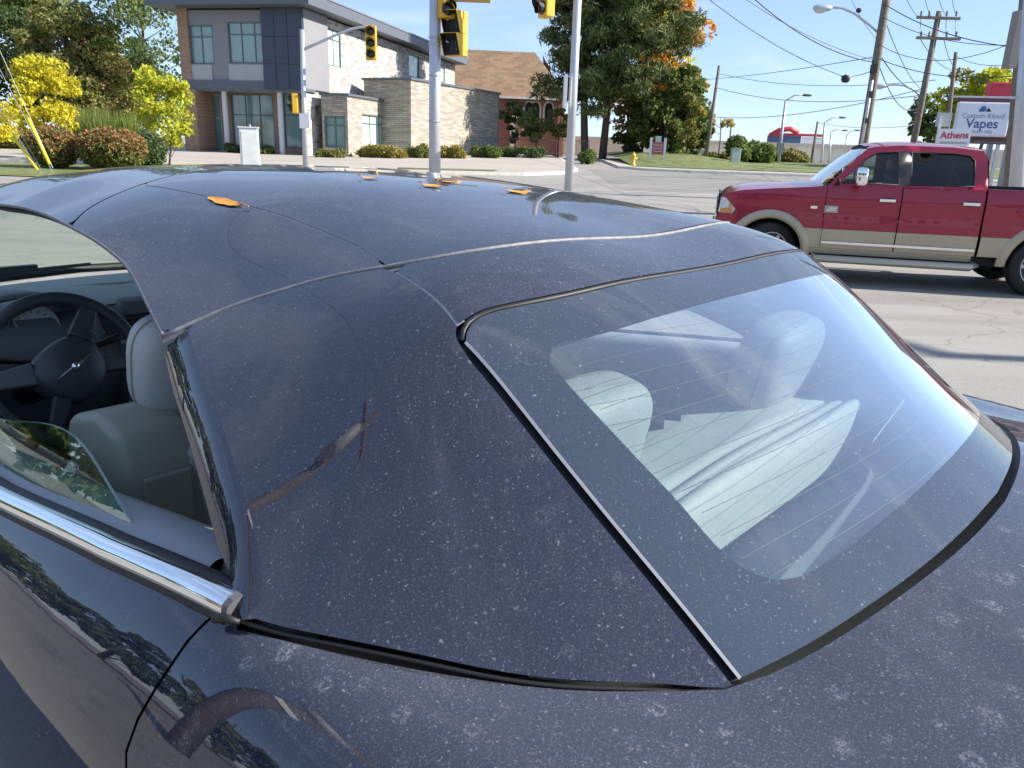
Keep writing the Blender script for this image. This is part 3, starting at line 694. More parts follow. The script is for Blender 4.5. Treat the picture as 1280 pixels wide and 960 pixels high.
# inner trims: door tops, pillar posts
for sg in (1, -1):
    xs = np.linspace(.80, 2.5, 30); b = body_map(np.c_[xs, belt_w(xs) * sg]); 
    dpr = [(-.030, .012), (-.045, .020), (-.10, .016), (-.135, -.004), (-.15, -.05), (-.15, -.5)]
    P = np.stack([b + np.array([0, sg * a, c]) for a, c in dpr], 1); grid_mesh('door_trim', P, mat('door_trim', (.30, .32, .345), .6, bump=.1, bscale=300), car, flip=sg < 0)
    MB().box((1.6, sg * .80, .62), (1.7, .02, .6)).build('door_inner', BLACKPL, car)
    # post behind the door glass: grey weatherstrip face of the hardtop pillar
    q = np.array(D_S if sg > 0 else mir(D_S)); P0 = roof_map(-.024)(q); P1 = P0 + np.array([.010, -sg * .012, -.014]); P2 = P0 + np.array([.004, -sg * .045, -.03]); P3 = P0 + np.array([-.05, -sg * .07, -.05])
    grid_mesh('pillar_weatherstrip', np.stack([P0, P1, P2, P3], 1), mat('dark_weatherstrip', (.045, .046, .048), .6), car, flip=sg < 0)
    mb = MB(); mb.add([(.80, sg * .79, 1.00), (.70, sg * .80, 1.03), (.74, sg * .76, 1.075), (.83, sg * .745, 1.09), (.87, sg * .74, .99)], [(0, 1, 2, 3, 4), (4, 3, 2, 1, 0)]); mb.build('quarter_trim', mat('pillar_trim', (.20, .21, .215), .6), car)
    MB().box((.76, sg * .70, .82), (.20, .20, .36)).build('quarter_inner', mat('pillar_trim', (.20, .21, .215), .6), car)
    # windscreen pillar
    L = [(2.74, sg * .560, 1.282), (2.8, sg * .575, 1.268), (2.9, sg * .60, 1.21), (3.0, sg * .69, 1.07), (3.2, sg * .74, .95)]
    MB().tube(L, [.012, .03, .032, .034, .036], 10).build('windscreen_pillar', PAINT, car, True)
# side glass, wound part way down on the near side and fully up on the far side
gp = [(2.40, .975), (1.70, 1.005), (1.54, 1.015), (1.39, 1.044), (1.25, 1.052), (1.15, 1.034), (1.05, 1.010), (.944, .990), (.93, .93), (2.40, .90)]
def side_glass(name, pts, sg, m):
    th_ = .004; mb = MB(); n = len(pts); yl = lambda x, z: sg * (.806 - (z - 1.0) * .55 - .01 * (1.6 - x) ** 2 + .02 * min(0, x - .95))
    A = [(x, yl(x, z), z) for x, z in pts]; B = [(x, yl(x, z) - sg * th_, z) for x, z in pts]
    mb.add(A + B, [tuple(range(n)), tuple(range(2 * n - 1, n - 1, -1))]); o = mb.build(name, m, car)
    ed = MB(); ed.add(A + B, [(i, (i + 1) % n, n + (i + 1) % n, n + i) for i in range(n - 3)]); ed.build('polished_edge', mat('glass_edge_green', (.20, .27, .24), .15), o)
    return o
top = smooth_line(gp[1:8], .03); side_glass('door_glass', [gp[0]] + top + gp[8:], 1, SIDE_GLASS)
# windscreen
P = np.zeros((14, 21, 3)); t = np.linspace(0, 1, 14); yy = np.linspace(-1, 1, 21)
for i, a in enumerate(t):
    w = .55 + .18 * a; x = 2.80 + .45 * a; z = 1.352 - .365 * a + .02 * math.sin(a * math.pi)
    P[i, :, 0] = x - .12 * yy ** 2; P[i, :, 1] = yy * w; P[i, :, 2] = z - .05 * yy ** 2
ws = grid_mesh('windscreen', P, WIND_GLASS, car)
wb = MB(); wb.tube([(3.20, .66, .975), (3.26, .3, .995), (3.29, 0, 1.0), (3.26, -.3, .995), (3.2, -.66, .975)], .016, 8); wb.build('cowl_seal', RUBBER, car, True)
wp = MB(); wp.tube([(3.22, .52, 1.005), (3.235, .2, 1.018), (3.24, -.02, 1.022)], .006, 6); wp.box((3.225, .26, 1.028), (.03, .17, .022)); wp.build('wiper', BLACKPL, car)
mr = superell('rear_view_mirror', (2.33, 0, 1.32), (.03, .24, .065), .5, .5, BLACKPL, car)
for yy in (.30, -.30):
    MB().box((2.45, yy, 1.335), (.16, .34, .012)).build('sun_visor', LINER, car)
# wheels
TYRE = mat('tyre', (.018, .018, .019), .8, bump=.3, bscale=60); ALLOY = mat('alloy', (.42, .43, .44), .35, .9)
def wheel(name, parent, c, r, w, spokes, sg, steer=0.0, rimr=.68):
    Mx = Matrix.Rotation(steer, 3, 'Z') @ Matrix.Rotation(rad(-90 * sg), 3, 'X')
    t = MB(); h = w / 2
    t.lathe([(r * rimr, h * .80), (r * (rimr + .05), h * .98), (r * .88, h), (r * .965, h * .86), (r, h * .55), (r, -h * .55), (r * .965, -h * .86), (r * .88, -h), (r * rimr, -h * .8)], c, 40, Mx)
    o = t.build(name, None, parent, False); o.data.materials.append(TYRE); smooth_angle(o, 35); o.name = name
    k = MB(); k.lathe([(r * rimr * 1.01, h * .80), (r * rimr * .96, h * .84), (r * rimr * .93, h * .6), (r * rimr * .9, -h * .5), (.05, -h * .4), (.0001, -h * .4)], c, 40, Mx); rm = k.build('rim', ALLOY, o, True)
    k = MB(); k.lathe([(.0001, h * .72), (r * .12, h * .72), (r * .15, h * .60), (r * .15, 0)], c, 20, Mx); k.build('hub_cap', ALLOY, o, True)
    for i in range(spokes):
        a = 2 * math.pi * i / spokes; q = MB(); d = Vector((math.cos(a), math.sin(a), 0)); n = Vector((-d.y, d.x, 0))
        A = [d * r * .12 + n * r * .075, d * r * .12 - n * r * .075, d * r * rimr * .95 - n * r * .055, d * r * rimr * .95 + n * r * .055]
        vs = [Mx @ (p + Vector((0, 0, h * .62))) + Vector(c) for p in A] + [Mx @ (p + Vector((0, 0, h * .25))) + Vector(c) for p in A]
        q.add(vs, [(0, 1, 2, 3), (7, 6, 5, 4), (0, 4, 5, 1), (1, 5, 6, 2), (2, 6, 7, 3), (3, 7, 4, 0)]); q.build('wheel_spoke', ALLOY, o)
    return o
for sg in (1, -1):
    wheel('wheel', car, (-.05, sg * .79, .325), .325, .215, 10, sg); wheel('wheel', car, (2.72, sg * .79, .325), .325, .215, 10, sg)
# ================================================================== ground, roads, kerbs
def make_asphalt(name, c0, c1, speck=.35, scale=1.0, cracks=True):
    g = NT(name); co = g.n('TexCoord').outputs['Object']
    n1 = g.n('TexNoise', {'Vector': co, 'Scale': .35 * scale, 'Detail': 6.0, 'Roughness': .6}); n2 = g.n('TexNoise', {'Vector': co, 'Scale': 55.0, 'Detail': 3.0}); n3 = g.n('TexVoronoi', {'Vector': co, 'Scale': 120.0})
    mp = g.n('Mapping', {'Vector': co, 'Scale': (.25, 1.6, 1.0), 'Rotation': (0, 0, .35)}); n4 = g.n('TexNoise', {'Vector': mp.outputs[0], 'Scale': .9, 'Detail': 5.0})
    c = g.n('Mix', {0: g.ramp(n1.outputs[0], .3, .7), 6: (*c0, 1), 7: (*c1, 1)}, data_type='RGBA')
    d = g.n('Mix', {0: g.ramp(n4.outputs[0], .5, .72, (0, 0, 0, 1), (.45, .45, .45, 1)), 6: c.outputs[2], 7: (c0[0] * .55, c0[1] * .55, c0[2] * .57, 1)}, data_type='RGBA')
    sp = g.n('Mix', {0: g.ramp(n2.outputs[0], .35, .7, (0, 0, 0, 1), (speck, speck, speck, 1)), 6: d.outputs[2], 7: (c1[0] * 1.35, c1[1] * 1.33, c1[2] * 1.3, 1)}, data_type='RGBA', clamp_result=True)
    col = sp
    if cracks:
        wv = g.n('TexNoise', {'Vector': co, 'Scale': 1.4, 'Detail': 4.0}); vm = g.n('VectorMath', {0: co}, operation='ADD'); sc_ = g.n('VectorMath', {0: wv.outputs['Color']}, operation='SCALE'); sc_.inputs['Scale'].default_value = .9
        g.t.links.new(sc_.outputs[0], vm.inputs[1]); vo = g.n('TexVoronoi', {'Vector': vm.outputs[0], 'Scale': .38}, feature='DISTANCE_TO_EDGE')
        col = g.n('Mix', {0: g.ramp(vo.outputs['Distance'], .001, .008, (.35, .35, .35, 1), (0, 0, 0, 1)), 6: sp.outputs[2], 7: (.05, .048, .045, 1)}, data_type='RGBA')
    bp = g.n('Bump', {'Height': n3.outputs['Distance'], 'Strength': .35, 'Distance': .006})
    p = g.n('BsdfPrincipled', {'Base Color': col.outputs[2], 'Roughness': .88, 'Normal': bp.outputs[0], 'Specular IOR Level': .25}); g.n('OutputMaterial', {0: p.outputs[0]}); return g.m
ASPHALT = make_asphalt('lot_asphalt', (.245, .23, .212), (.315, .297, .275)); CONC = make_asphalt('sidewalk_concrete', (.36, .325, .28), (.44, .40, .345), .15, cracks=False)
ROADM = make_asphalt('road_asphalt', (.215, .205, .19), (.275, .26, .24), .25)
GRASSM = mat('grass', (.085, .135, .030), .9, nscale=1.5, noise=.3, col2=(.16, .17, .055), bump=.5, bscale=30)
xs = np.r_[np.arange(-420, -60, 40), np.arange(-60, 80, 4), np.arange(80, 460, 40)]; ys = np.r_[np.arange(-120, 0, 20), np.arange(0, 70, 1.0), np.arange(70, 200, 10), np.arange(200, 1300, 100)]
P = np.array([[(x, y, ground_z(x, y)) for y in ys] for x in xs])
tag(grid_mesh('ground', P, ASPHALT, None, flip=False), kind='structure')
def sheet(name, poly, m, lift, step=2.0, kind='structure', zf=None):
    V, T = panel2d([poly], step); A = np.array(V); zf = zf or ground_z
    Pz = np.c_[A, [zf(x, y) + lift for x, y in V]]; me = bpy.data.meshes.new(name); me.from_pydata(Pz.tolist(), [], T); me.update()
    return tag(link(name, me, m, None, True), kind=kind)
def kerbed(name, poly, m, h=.13, step=2.0):
    o = sheet(name, poly, m, h, step)
    mb = MB(); q = densify(poly, 1.5); n = len(q)
    out = [(x, y, ground_z(x, y) + h + .004) for x, y in q]; low = [(x, y, ground_z(x, y) - .05) for x, y in q]
    c = np.array(poly).mean(0); inn = [(x + (c[0] - x) / np.hypot(*(c - [x, y])) * .16, y + (c[1] - y) / np.hypot(*(c - [x, y])) * .16, ground_z(x, y) + h + .004) for x, y in q]
    mb.add(out + low + inn, [(i, (i + 1) % n, n + (i + 1) % n, n + i) for i in range(n)] + [(i, 2 * n + i, 2 * n + (i + 1) % n, (i + 1) % n) for i in range(n)])
    tag(mb.build('kerb', mat('kerb_concrete', (.62, .59, .53), .85, noise=.15, nscale=4)), kind='structure'); return o
kerbed('far_pavement', [(-70, 33), (-20, 34.5), (-5, 36.0), (0.2, 37.5), (2.2, 40), (3.2, 44), (3.6, 140), (-120, 140), (-120, 33)], CONC)
kerbed('corner_pavement', [(6.2, 50), (7.5, 47.6), (10, 46.8), (22, 46.2), (60, 45.5), (60, 78), (6.6, 78)], CONC)
def berm(x, y): return ground_z(x, y) + .14 + .6 * max(0, min(1, (y - 51) / 9)) ** 1.3 * max(0, min(1, (x - 6) / 3)) * max(0.25, min(1, (18 - x) / 5))
sheet('verge', [(7.2, 50.2), (10, 49.4), (22, 48.8), (58, 48), (58, 77), (7.2, 77)], GRASSM, .02, 1.2, zf=berm)
sheet('lawn', [(-60, 26.5), (-13, 26.5), (-12.2, 29), (-13.2, 33), (-17, 34), (-60, 34)], GRASSM, .03, 2)
sheet('lawn_strip', [(-5.6, 37.2), (-1.2, 38.0), (-1.0, 39.2), (-5.8, 38.6)], GRASSM, .15, 1)
sheet('turn_lane', [(3.8, 30), (60, 27), (60, 45.2), (22, 45.9), (10, 46.5), (7.3, 47.2), (4, 47)], ROADM, .004, 3)
YEL = mat('lane_paint', (.55, .52, .45), .8, noise=.3, nscale=3)
for k in range(6):
    a = Vector((10 + k * 5.5, 37.5 - k * .35)); sheet('lane_mark', [(a.x, a.y), (a.x + 2.4, a.y - .15), (a.x + 2.4, a.y - .02), (a.x, a.y + .13)], YEL, .010, 1)
# blades of grass along the near verge edge
def blades(name, poly, n, h, m, zf, w=.02, kind='stuff', label=None, cat=None, lean=.35):
    A = np.array(poly); lo, hi = A.min(0), A.max(0); pts = RNG.uniform(lo, hi, (n * 3, 2)); pts = pts[inside_many(poly, pts)][:n]; k = len(pts)
    a = RNG.uniform(0, 2 * np.pi, k); hh = h * RNG.uniform(.5, 1.2, k); z = np.array([zf(x, y) for x, y in pts]); d = np.c_[np.cos(a), np.sin(a)] * w / 2; ln = RNG.normal(0, lean, (k, 2)) * hh[:, None]
    V = np.empty((k, 3, 3)); V[:, 0] = np.c_[pts - d, z]; V[:, 1] = np.c_[pts + d, z]; V[:, 2] = np.c_[pts + ln, z + hh]
    me = bpy.data.meshes.new(name); me.from_pydata(V.reshape(-1, 3).tolist(), [], np.arange(3 * k).reshape(-1, 3).tolist()); me.update()
    o = link(name, me, m); return tag(o, label, cat, kind=kind)
# ================================================================== foliage
def leaf_mat(name, cols, trans=.42, rough=.7):
    g = NT(name); ge = g.n('NewGeometry'); r = g.t.nodes.new('ShaderNodeValToRGB'); e = r.color_ramp.elements
    while len(e) < len(cols): e.new(.5)
    for i, c in enumerate(cols): e[i].position = i / (len(cols) - 1); e[i].color = (*c, 1)
    g.t.links.new(ge.outputs['Random Per Island'], r.inputs[0])
    d = g.n('BsdfPrincipled', {'Base Color': r.outputs[0], 'Roughness': rough, 'Specular IOR Level': .3}); t = g.n('BsdfTranslucent', {'Color': r.outputs[0]})
    m = g.n('MixShader', {0: trans, 1: d.outputs[0], 2: t.outputs[0]}); g.n('OutputMaterial', {0: m.outputs[0]}); return g.m
LM = {
 'green': leaf_mat('leaf_green', [(0.086, 0.129, 0.034), (0.148, 0.209, 0.052), (0.242, 0.268, 0.074)]),
 'olive': leaf_mat('leaf_olive', [(0.123, 0.159, 0.043), (0.214, 0.237, 0.068), (0.360, 0.304, 0.097)]),
 'tan': leaf_mat('leaf_tan', [(0.175, 0.175, 0.059), (0.313, 0.255, 0.099), (0.470, 0.334, 0.157)]),
 'dark': leaf_mat('leaf_dark', [(0.056, 0.097, 0.036), (0.099, 0.155, 0.056), (0.158, 0.200, 0.072)]),
 'yellow': leaf_mat('leaf_yellow', [(0.378, 0.351, 0.027), (0.648, 0.567, 0.034), (0.750, 0.702, 0.068)], .45),
 'lime': leaf_mat('leaf_lime', [(0.270, 0.324, 0.027), (0.459, 0.486, 0.041), (0.675, 0.621, 0.068)], .45),
 'orange': leaf_mat('leaf_orange', [(0.378, 0.162, 0.020), (0.648, 0.284, 0.027), (0.750, 0.446, 0.054)], .4),
 'pine': leaf_mat('leaf_pine', [(0.050, 0.079, 0.030), (0.102, 0.135, 0.040), (0.194, 0.209, 0.068)], .2),
 'red': leaf_mat('leaf_red', [(0.176, 0.135, 0.047), (0.297, 0.135, 0.061), (0.405, 0.149, 0.074)], .3),
 'reed': leaf_mat('leaf_reed', [(0.081, 0.135, 0.027), (0.176, 0.230, 0.047), (0.297, 0.324, 0.095)], .4),
 'straw': leaf_mat('leaf_straw', [(0.189, 0.176, 0.041), (0.351, 0.297, 0.068), (0.486, 0.405, 0.121)], .4),
}
BARK = mat('bark', (.085, .068, .052), .9, noise=.4, nscale=6, bump=.6, bscale=14)
def leaf_mesh(name, clumps, size, m, parent, elong=1.0, shell=.55, droop=0.0, up=0.0):
    """clumps: (centre, (rx,ry,rz), count). leaves crowd towards the outside of each clump"""
    C_ = []; 
    for c, r, n in clumps:
        v = RNG.normal(size=(n, 3)); v /= np.linalg.norm(v, axis=1)[:, None]; q = RNG.uniform(shell ** 3, 1, n) ** (1 / 3); C_.append(np.array(c) + v * q[:, None] * np.array(r) * RNG.uniform(.85, 1.12, (n, 1)))
    C_ = np.concatenate(C_); n = len(C_)
    a = RNG.normal(size=(n, 3)); a[:, 2] -= droop; a[:, 2] += up; a /= np.linalg.norm(a, axis=1)[:, None]; b = np.cross(a, RNG.normal(size=(n, 3))); b /= np.linalg.norm(b, axis=1)[:, None]
    s = size * RNG.uniform(.55, 1.35, n)[:, None]; L = a * s * elong * .5; Wd = b * s * .5 / max(1, elong * .7)
    V = np.stack([C_ - L, C_ + Wd * .9 - L * .1, C_ + L, C_ - Wd * .9 + L * .1], 1).reshape(-1, 3)
    me = bpy.data.meshes.new(name); me.vertices.add(4 * n); me.vertices.foreach_set('co', V.ravel()); me.loops.add(4 * n); me.loops.foreach_set('vertex_index', np.arange(4 * n))
    me.polygons.add(n); me.polygons.foreach_set('loop_start', np.arange(0, 4 * n, 4)); me.polygons.foreach_set('loop_total', np.full(n, 4)); me.update(calc_edges=True); me.validate()
    return link(name, me, m, parent)
def limbs(mb, base, top, r0, r1, n=7, bend=.3):
    pts = []; off = Vector((random.uniform(-1, 1), random.uniform(-1, 1), 0)) * bend
    for i in range(n):
        t = i / (n - 1); p = base.lerp(top, t) + off * math.sin(t * math.pi) * (top - base).length * .12; pts.append(p)
    mb.tube(pts, [r0 + (r1 - r0) * (i / (n - 1)) for i in range(n)], 7); return pts
def tree(name, base, H, rx, rz, zc, leafm, n_clump, per, size, label, tr=.2, group=None, kind='round', cat='tree', mixm=None, trunk_vis=.35, elong=1.3, cr=None):
    """round: crown of clumps in an ellipsoid at height zc (semi-axes rx, rz)"""
    e = empty(name, base, 0, label, cat, group); mb = MB(); top = Vector((random.uniform(-.3, .3), random.uniform(-.3, .3), H * .9))
    pts = limbs(mb, Vector((0, 0, -.1)), top, tr, tr * .2, 9, .5); cl = []; cl2 = []
    for i in range(n_clump):
        while True:
            v = Vector((random.uniform(-1, 1), random.uniform(-1, 1), random.uniform(-1, 1)))
            if .25 < v.length < 1: break
        if kind == 'cone':
            t = (v.z + 1) / 2; k = (1 - t) * .95 + .08; c = Vector((v.x * rx * k, v.y * rx * k, zc + v.z * rz))
        else: c = Vector((v.x * rx, v.y * rx, zc + v.z * rz))
        r = (cr or .30 * min(rx, rz)) * random.uniform(.6, 1.25)
        (cl2 if (mixm and random.random() < .3) else cl).append((c, (r * 1.15, r * 1.15, r * .75), int(per * random.uniform(.6, 1.4))))
        j = min(len(pts) - 2, max(1, int((c.z - rz * .35) / H * 9))); 
        if i % 2 == 0: limbs(mb, pts[j], c, tr * .28, tr * .05, 5, .3)
    mb.build('trunk', BARK, e, True); leaf_mesh('crown', cl, size, LM[leafm], e, elong)
    if cl2: leaf_mesh('crown', cl2, size, LM[mixm], e, elong)
    return e
G_BACK = 'trees behind the car park on the left'
spec = [(-20, 88, 19, 7.5, 7.5, 11.0, 'dark', 'green', 'tall dark green tree at the left edge of the photo'), (52, 92, 17, 6.5, 7.0, 9.5, 'green', 'olive', 'dark green leafy tree behind the yellow tree nearest the left edge'),
 (100, 84, 14, 4.6, 5.5, 7.6, 'olive', 'tan', 'fading olive and tan tree behind the reddish round bush'), (142, 90, 13.5, 5.0, 5.0, 7.2, 'olive', 'green', 'rounded olive green tree between the fading tree and the office block'),
 (196, 86, 18, 5.2, 6.5, 11.5, 'dark', 'green', 'tall open tree with bare trunks showing beside the office block'), (168, 100, 10, 6.0, 4.5, 4.6, 'dark', 'green', 'low dark tree under the tall open tree by the office block')]
for px, d, H_, rx, rz, zc, lm, mx_, lab in spec:
    tree('leafy_tree', on_ground(px, d), H_, rx, rz, zc, lm, 64 if 'open' not in lab else 40, 300 if 'open' not in lab else 170, .30, lab, .28, G_BACK, mixm=mx_)
tree('yellow_tree', on_ground(66, 36), 4.3, 1.2, 1.55, 2.75, 'yellow', 44, 120, .125, 'bright yellow young tree behind the smaller round bush', .06, 'young yellow trees', cr=.42)
tree('yellow_tree', on_ground(-2, 42), 3.0, 1.2, 1.0, 1.75, 'yellow', 26, 110, .13, 'bright yellow low tree cut by the left edge of the photo', .05, 'young yellow trees', cr=.4)
tree('yellow_tree', on_ground(210, 35), 4.0, 1.1, 1.75, 2.55, 'lime', 44, 115, .125, 'yellow green young tree in front of the office block corner', .05, 'young yellow trees', cr=.40)
def bush(px, d, w, h, lm, label, lm2=None, n=4200, size=.10, group=None, name='round_bush', dep=None):
    b = on_ground(px, d); e = empty(name, b, 0, label, 'bush', group); mb = MB(); dep = dep or w
    for k in range(7):
        a = k * .9; limbs(mb, Vector((math.cos(a) * .1, math.sin(a) * .1, 0)), Vector((math.cos(a) * w * .32, math.sin(a) * dep * .32, h * .8)), .03, .01, 4)
    mb.build('stems', BARK, e, True)
    if name != 'round_bush':
        cl_ = [((random.uniform(-.40, .40) * w, random.uniform(-.3, .3) * dep, h * random.uniform(.30, .66)), (w * random.uniform(.14, .24), dep * .3, h * random.uniform(.26, .40)), int(n / 5)) for _ in range(12)]
        leaf_mesh('foliage', cl_[:9] if lm2 else cl_, size, LM[lm], e, 1.6, .5, up=.4)
        if lm2: leaf_mesh('foliage', cl_[9:], size, LM[lm2], e, 1.6, .5, up=.4)
        return e
    leaf_mesh('foliage', [((0, 0, h * .52), (w * .5, dep * .5, h * .5), n), ((w * .12, 0, h * .5), (w * .34, dep * .38, h * .42), n // 3), ((-w * .16, 0, h * .46), (w * .32, dep * .36, h * .42), n // 3)], size, LM[lm], e, 1.2, .82)
    if lm2: leaf_mesh('foliage', [((0, 0, h * .60), (w * .5, dep * .48, h * .44), n // 2)], size, LM[lm2], e, 1.2, .88)
    return e
bush(69, 31.5, 1.8, 1.5, 'olive', 'smaller reddish green round bush nearest the yellow guy guards', 'red')
bush(141, 31.5, 2.5, 1.52, 'olive', 'wide clipped bush turning red beside the yellow green tree', 'red', 6500, dep=2.0)
bush(184, 33.0, 1.5, 1.42, 'dark', 'dark green round bush partly behind the wide reddish bush', None, 3200)
bush(10, 46, 3.6, 1.3, 'olive', 'low reddish hedge behind the yellow tree at the left edge', 'red', 3800, .14, dep=1.5)
# tall reeds behind the bushes
def reed_clump(px, d, w, h, lab, lm='reed', n=900, name='tall_grass', bw=.05, depth=.8, group=None):
    b = on_ground(px, d); poly = [(-w / 2, -depth / 2), (w / 2, -depth / 2), (w / 2, depth / 2), (-w / 2, depth / 2)]
    o = blades(name, poly, n, h, LM[lm], lambda x, y: 0.0, bw, None, lab, 'grass', .18); o.location = b; 
    if group: o['group'] = group
    return o
reed_clump(115, 40, 1.9, 2.2, 'tall green reeds growing behind the two round bushes', n=1300, bw=.07)
reed_clump(152, 41, 1.9, 2.1, 'tall green reeds growing between the wide bush and the young lime tree', n=1300, bw=.07)
# pine with two trunks, and its neighbours across the road
pb = on_ground(742, 66); pine = empty('pine_tree', pb, 0, 'big dark green pine with two trunks beside the church', 'tree'); mb = MB(); cl = []
for bx, lean, hh in ((-.7, (-.8, .2), 17.5), (.7, (1.9, -.2), 16.2)):
    pts = limbs(mb, Vector((bx, 0, -.1)), Vector((bx + lean[0], lean[1], hh)), .34, .09, 12, .35)
    for k in range(64):
        t = .26 + .74 * (k + random.random()) / 64; p = pts[min(11, int(t * 11))].lerp(pts[min(11, int(t * 11) + 1)], random.random()); a = random.uniform(0, 6.283); ln = (6.4 * (1 - t) ** .5 + 1.4) * random.uniform(.55, 1.05) * (.8 + .35 * math.cos(a - .2))
        q = p + Vector((math.cos(a) * ln, math.sin(a) * ln, ln * random.uniform(-.08, .28))); limbs(mb, p, q, .07, .02, 5, .3)
        for f in (.45, .7, .9, 1.05):
            r = .95 * random.uniform(.7, 1.25); cl.append((p.lerp(q, f) + Vector((random.uniform(-.3, .3), random.uniform(-.3, .3), .12)), (r, r, r * .6), 130))
mb.build('trunk', BARK, pine, True); leaf_mesh('crown', cl, .22, LM['pine'], pine, 2.8, .2, up=.35)
tree('autumn_tree', on_ground(822, 76), 17, 3.6, 7.8, 10.2, 'orange', 60, 120, .38, 'orange yellow autumn tree rising behind the big pine', .25, None, mixm='yellow')
tree('autumn_tree', on_ground(780, 70), 6.5, 2.6, 2.6, 4.2, 'tan', 26, 90, .30, 'small yellowing tree seen under the pine branches', .14, None, mixm='orange')
tree('spruce_tree', on_ground(832, 66), 7.6, 2.8, 3.6, 3.9, 'green', 60, 120, .30, 'bushy green conifer between the church sign and the leaning pole', .2, None, kind='round', mixm='pine')
tree('spruce_tree', on_ground(862, 72), 6.2, 2.2, 3.2, 3.3, 'dark', 40, 110, .30, 'dark green conifer behind the yellowing birch', .16, None, kind='cone')
tree('birch_tree', on_ground(858, 61), 5.4, 1.1, 2.2, 2.7, 'olive', 24, 70, .22, 'slim yellow green tree right of the church sign', .08, None, mixm='straw')
tree('shrub_tree', on_ground(800, 68), 4.4, 2.6, 1.9, 2.3, 'dark', 26, 110, .28, 'dark shrubs behind the church sign', .14, None, mixm='green')
bush(935, 62, 3.4, 2.3, 'green', 'rounded green shrub beside the pale roadside cabinet', 'olive', 3800, .2, name='roadside_shrub')
bush(905, 66, 2.6, 1.1, 'olive', 'low scrub at the foot of the leaning wooden pole', 'green', 1800, .18, name='roadside_shrub')
bush(975, 74, 5.0, 1.6, 'olive', 'low tangled scrub in front of the pale overpass wall', 'tan', 2600, .22, name='roadside_shrub', dep=2)
tree('bare_tree', on_ground(897, 84), 5.0, 1.8, 1.2, 3.7, 'straw', 10, 26, .3, 'thin half bare tree in front of the overpass', .10, None)
tree('roadside_tree', on_ground(1160, 62), 5.6, 2.4, 2.0, 3.6, 'green', 30, 110, .28, 'green tree behind the crossarm pole and the pickup', .16, 'trees behind the shop signs', mixm='dark')
tree('roadside_tree', on_ground(1216, 58), 7.2, 2.4, 2.2, 5.2, 'lime', 34, 110, .28, 'yellow green tree behind the white vape shop sign', .16, 'trees behind the shop signs', mixm='olive')
tree('leafy_tree', on_ground(668, 66), 4.4, 1.3, 1.6, 2.5, 'green', 30, 130, .16, 'small green tree in front of the church windows', .1, 'small trees in front of the church', mixm='olive')
tree('leafy_tree', on_ground(641, 70), 4.8, 1.2, 1.7, 3.0, 'dark', 26, 120, .17, 'small dark tree between the stone wing and the church', .1, 'small trees in front of the church', mixm='tan')
tree('leafy_tree', on_ground(697, 68), 4.2, 1.2, 1.2, 2.9, 'olive', 22, 120, .16, 'thin tree by the right corner of the church', .09, 'small trees in front of the church')
# garden hedges along the office
for px, d, w, h, lm, lab in ((416, 48.5, 1.9, .7, 'olive', 'short clipped hedge below the first stone wing window'), (478, 50.5, 2.9, .95, 'straw', 'pale green hedge below the second stone wing window'), (522, 52.5, 1.7, 1.0, 'olive', 'olive hedge at the corner of the tall stone wing'), (566, 54, 2.2, 1.0, 'straw', 'pale grassy hedge along the sunlit stone wall'), (604, 57, 2.4, .95, 'green', 'green hedge along the shaded end of the stone wall'), (650, 60, 4.2, 1.0, 'dark', 'dark hedge in front of the church fence'), (325, 50.5, 1.7, .7, 'green', 'small hedge under the office ground floor window'), (293, 51, 1.3, .7, 'dark', 'small dark hedge by the office door column')):
    bush(px, d, w, h, lm, lab, None, 1800, .12, 'hedges along the office block', 'hedge', 1.0)
bush(735, 55, 1.6, 1.0, 'green', 'low shrub at the foot of the pine', None, 1400, .14, name='roadside_shrub')
# trees and hedge beyond the pavement behind the photographer, seen in the paint and the chrome
G_REF = 'street trees behind the photographer'
LAB_REF = 'street tree in the row behind the photographer, mirrored in the car paint'
refs = [tree('street_tree', Vector((-30, -17, 0)), 9.0, 4.6, 3.5, 5.0, 'dark', 34, 130, .45, LAB_REF, .25, G_REF, mixm='olive'), tree('street_tree', Vector((-33, -5, 0)), 8.0, 4.4, 3.2, 4.4, 'green', 34, 130, .45, LAB_REF, .25, G_REF, mixm='tan')]
for k, (x, y) in enumerate(((-35, 3), (-36, 11), (-37, 20), (-33, -11), (-27, -24), (-22, -30), (-15, -34), (-7, -37), (2, -39), (-34, 27), (11, -40))):
    src = refs[k % 2]; c = src.copy(); COL.objects.link(c); c.location = (x, y, 0); c.rotation_euler = (0, 0, k * 1.7); c.scale = (1.05, 1.05, .8 + .07 * (k % 4))
    for ch in src.children:
        d_ = ch.copy(); COL.objects.link(d_); d_.parent = c
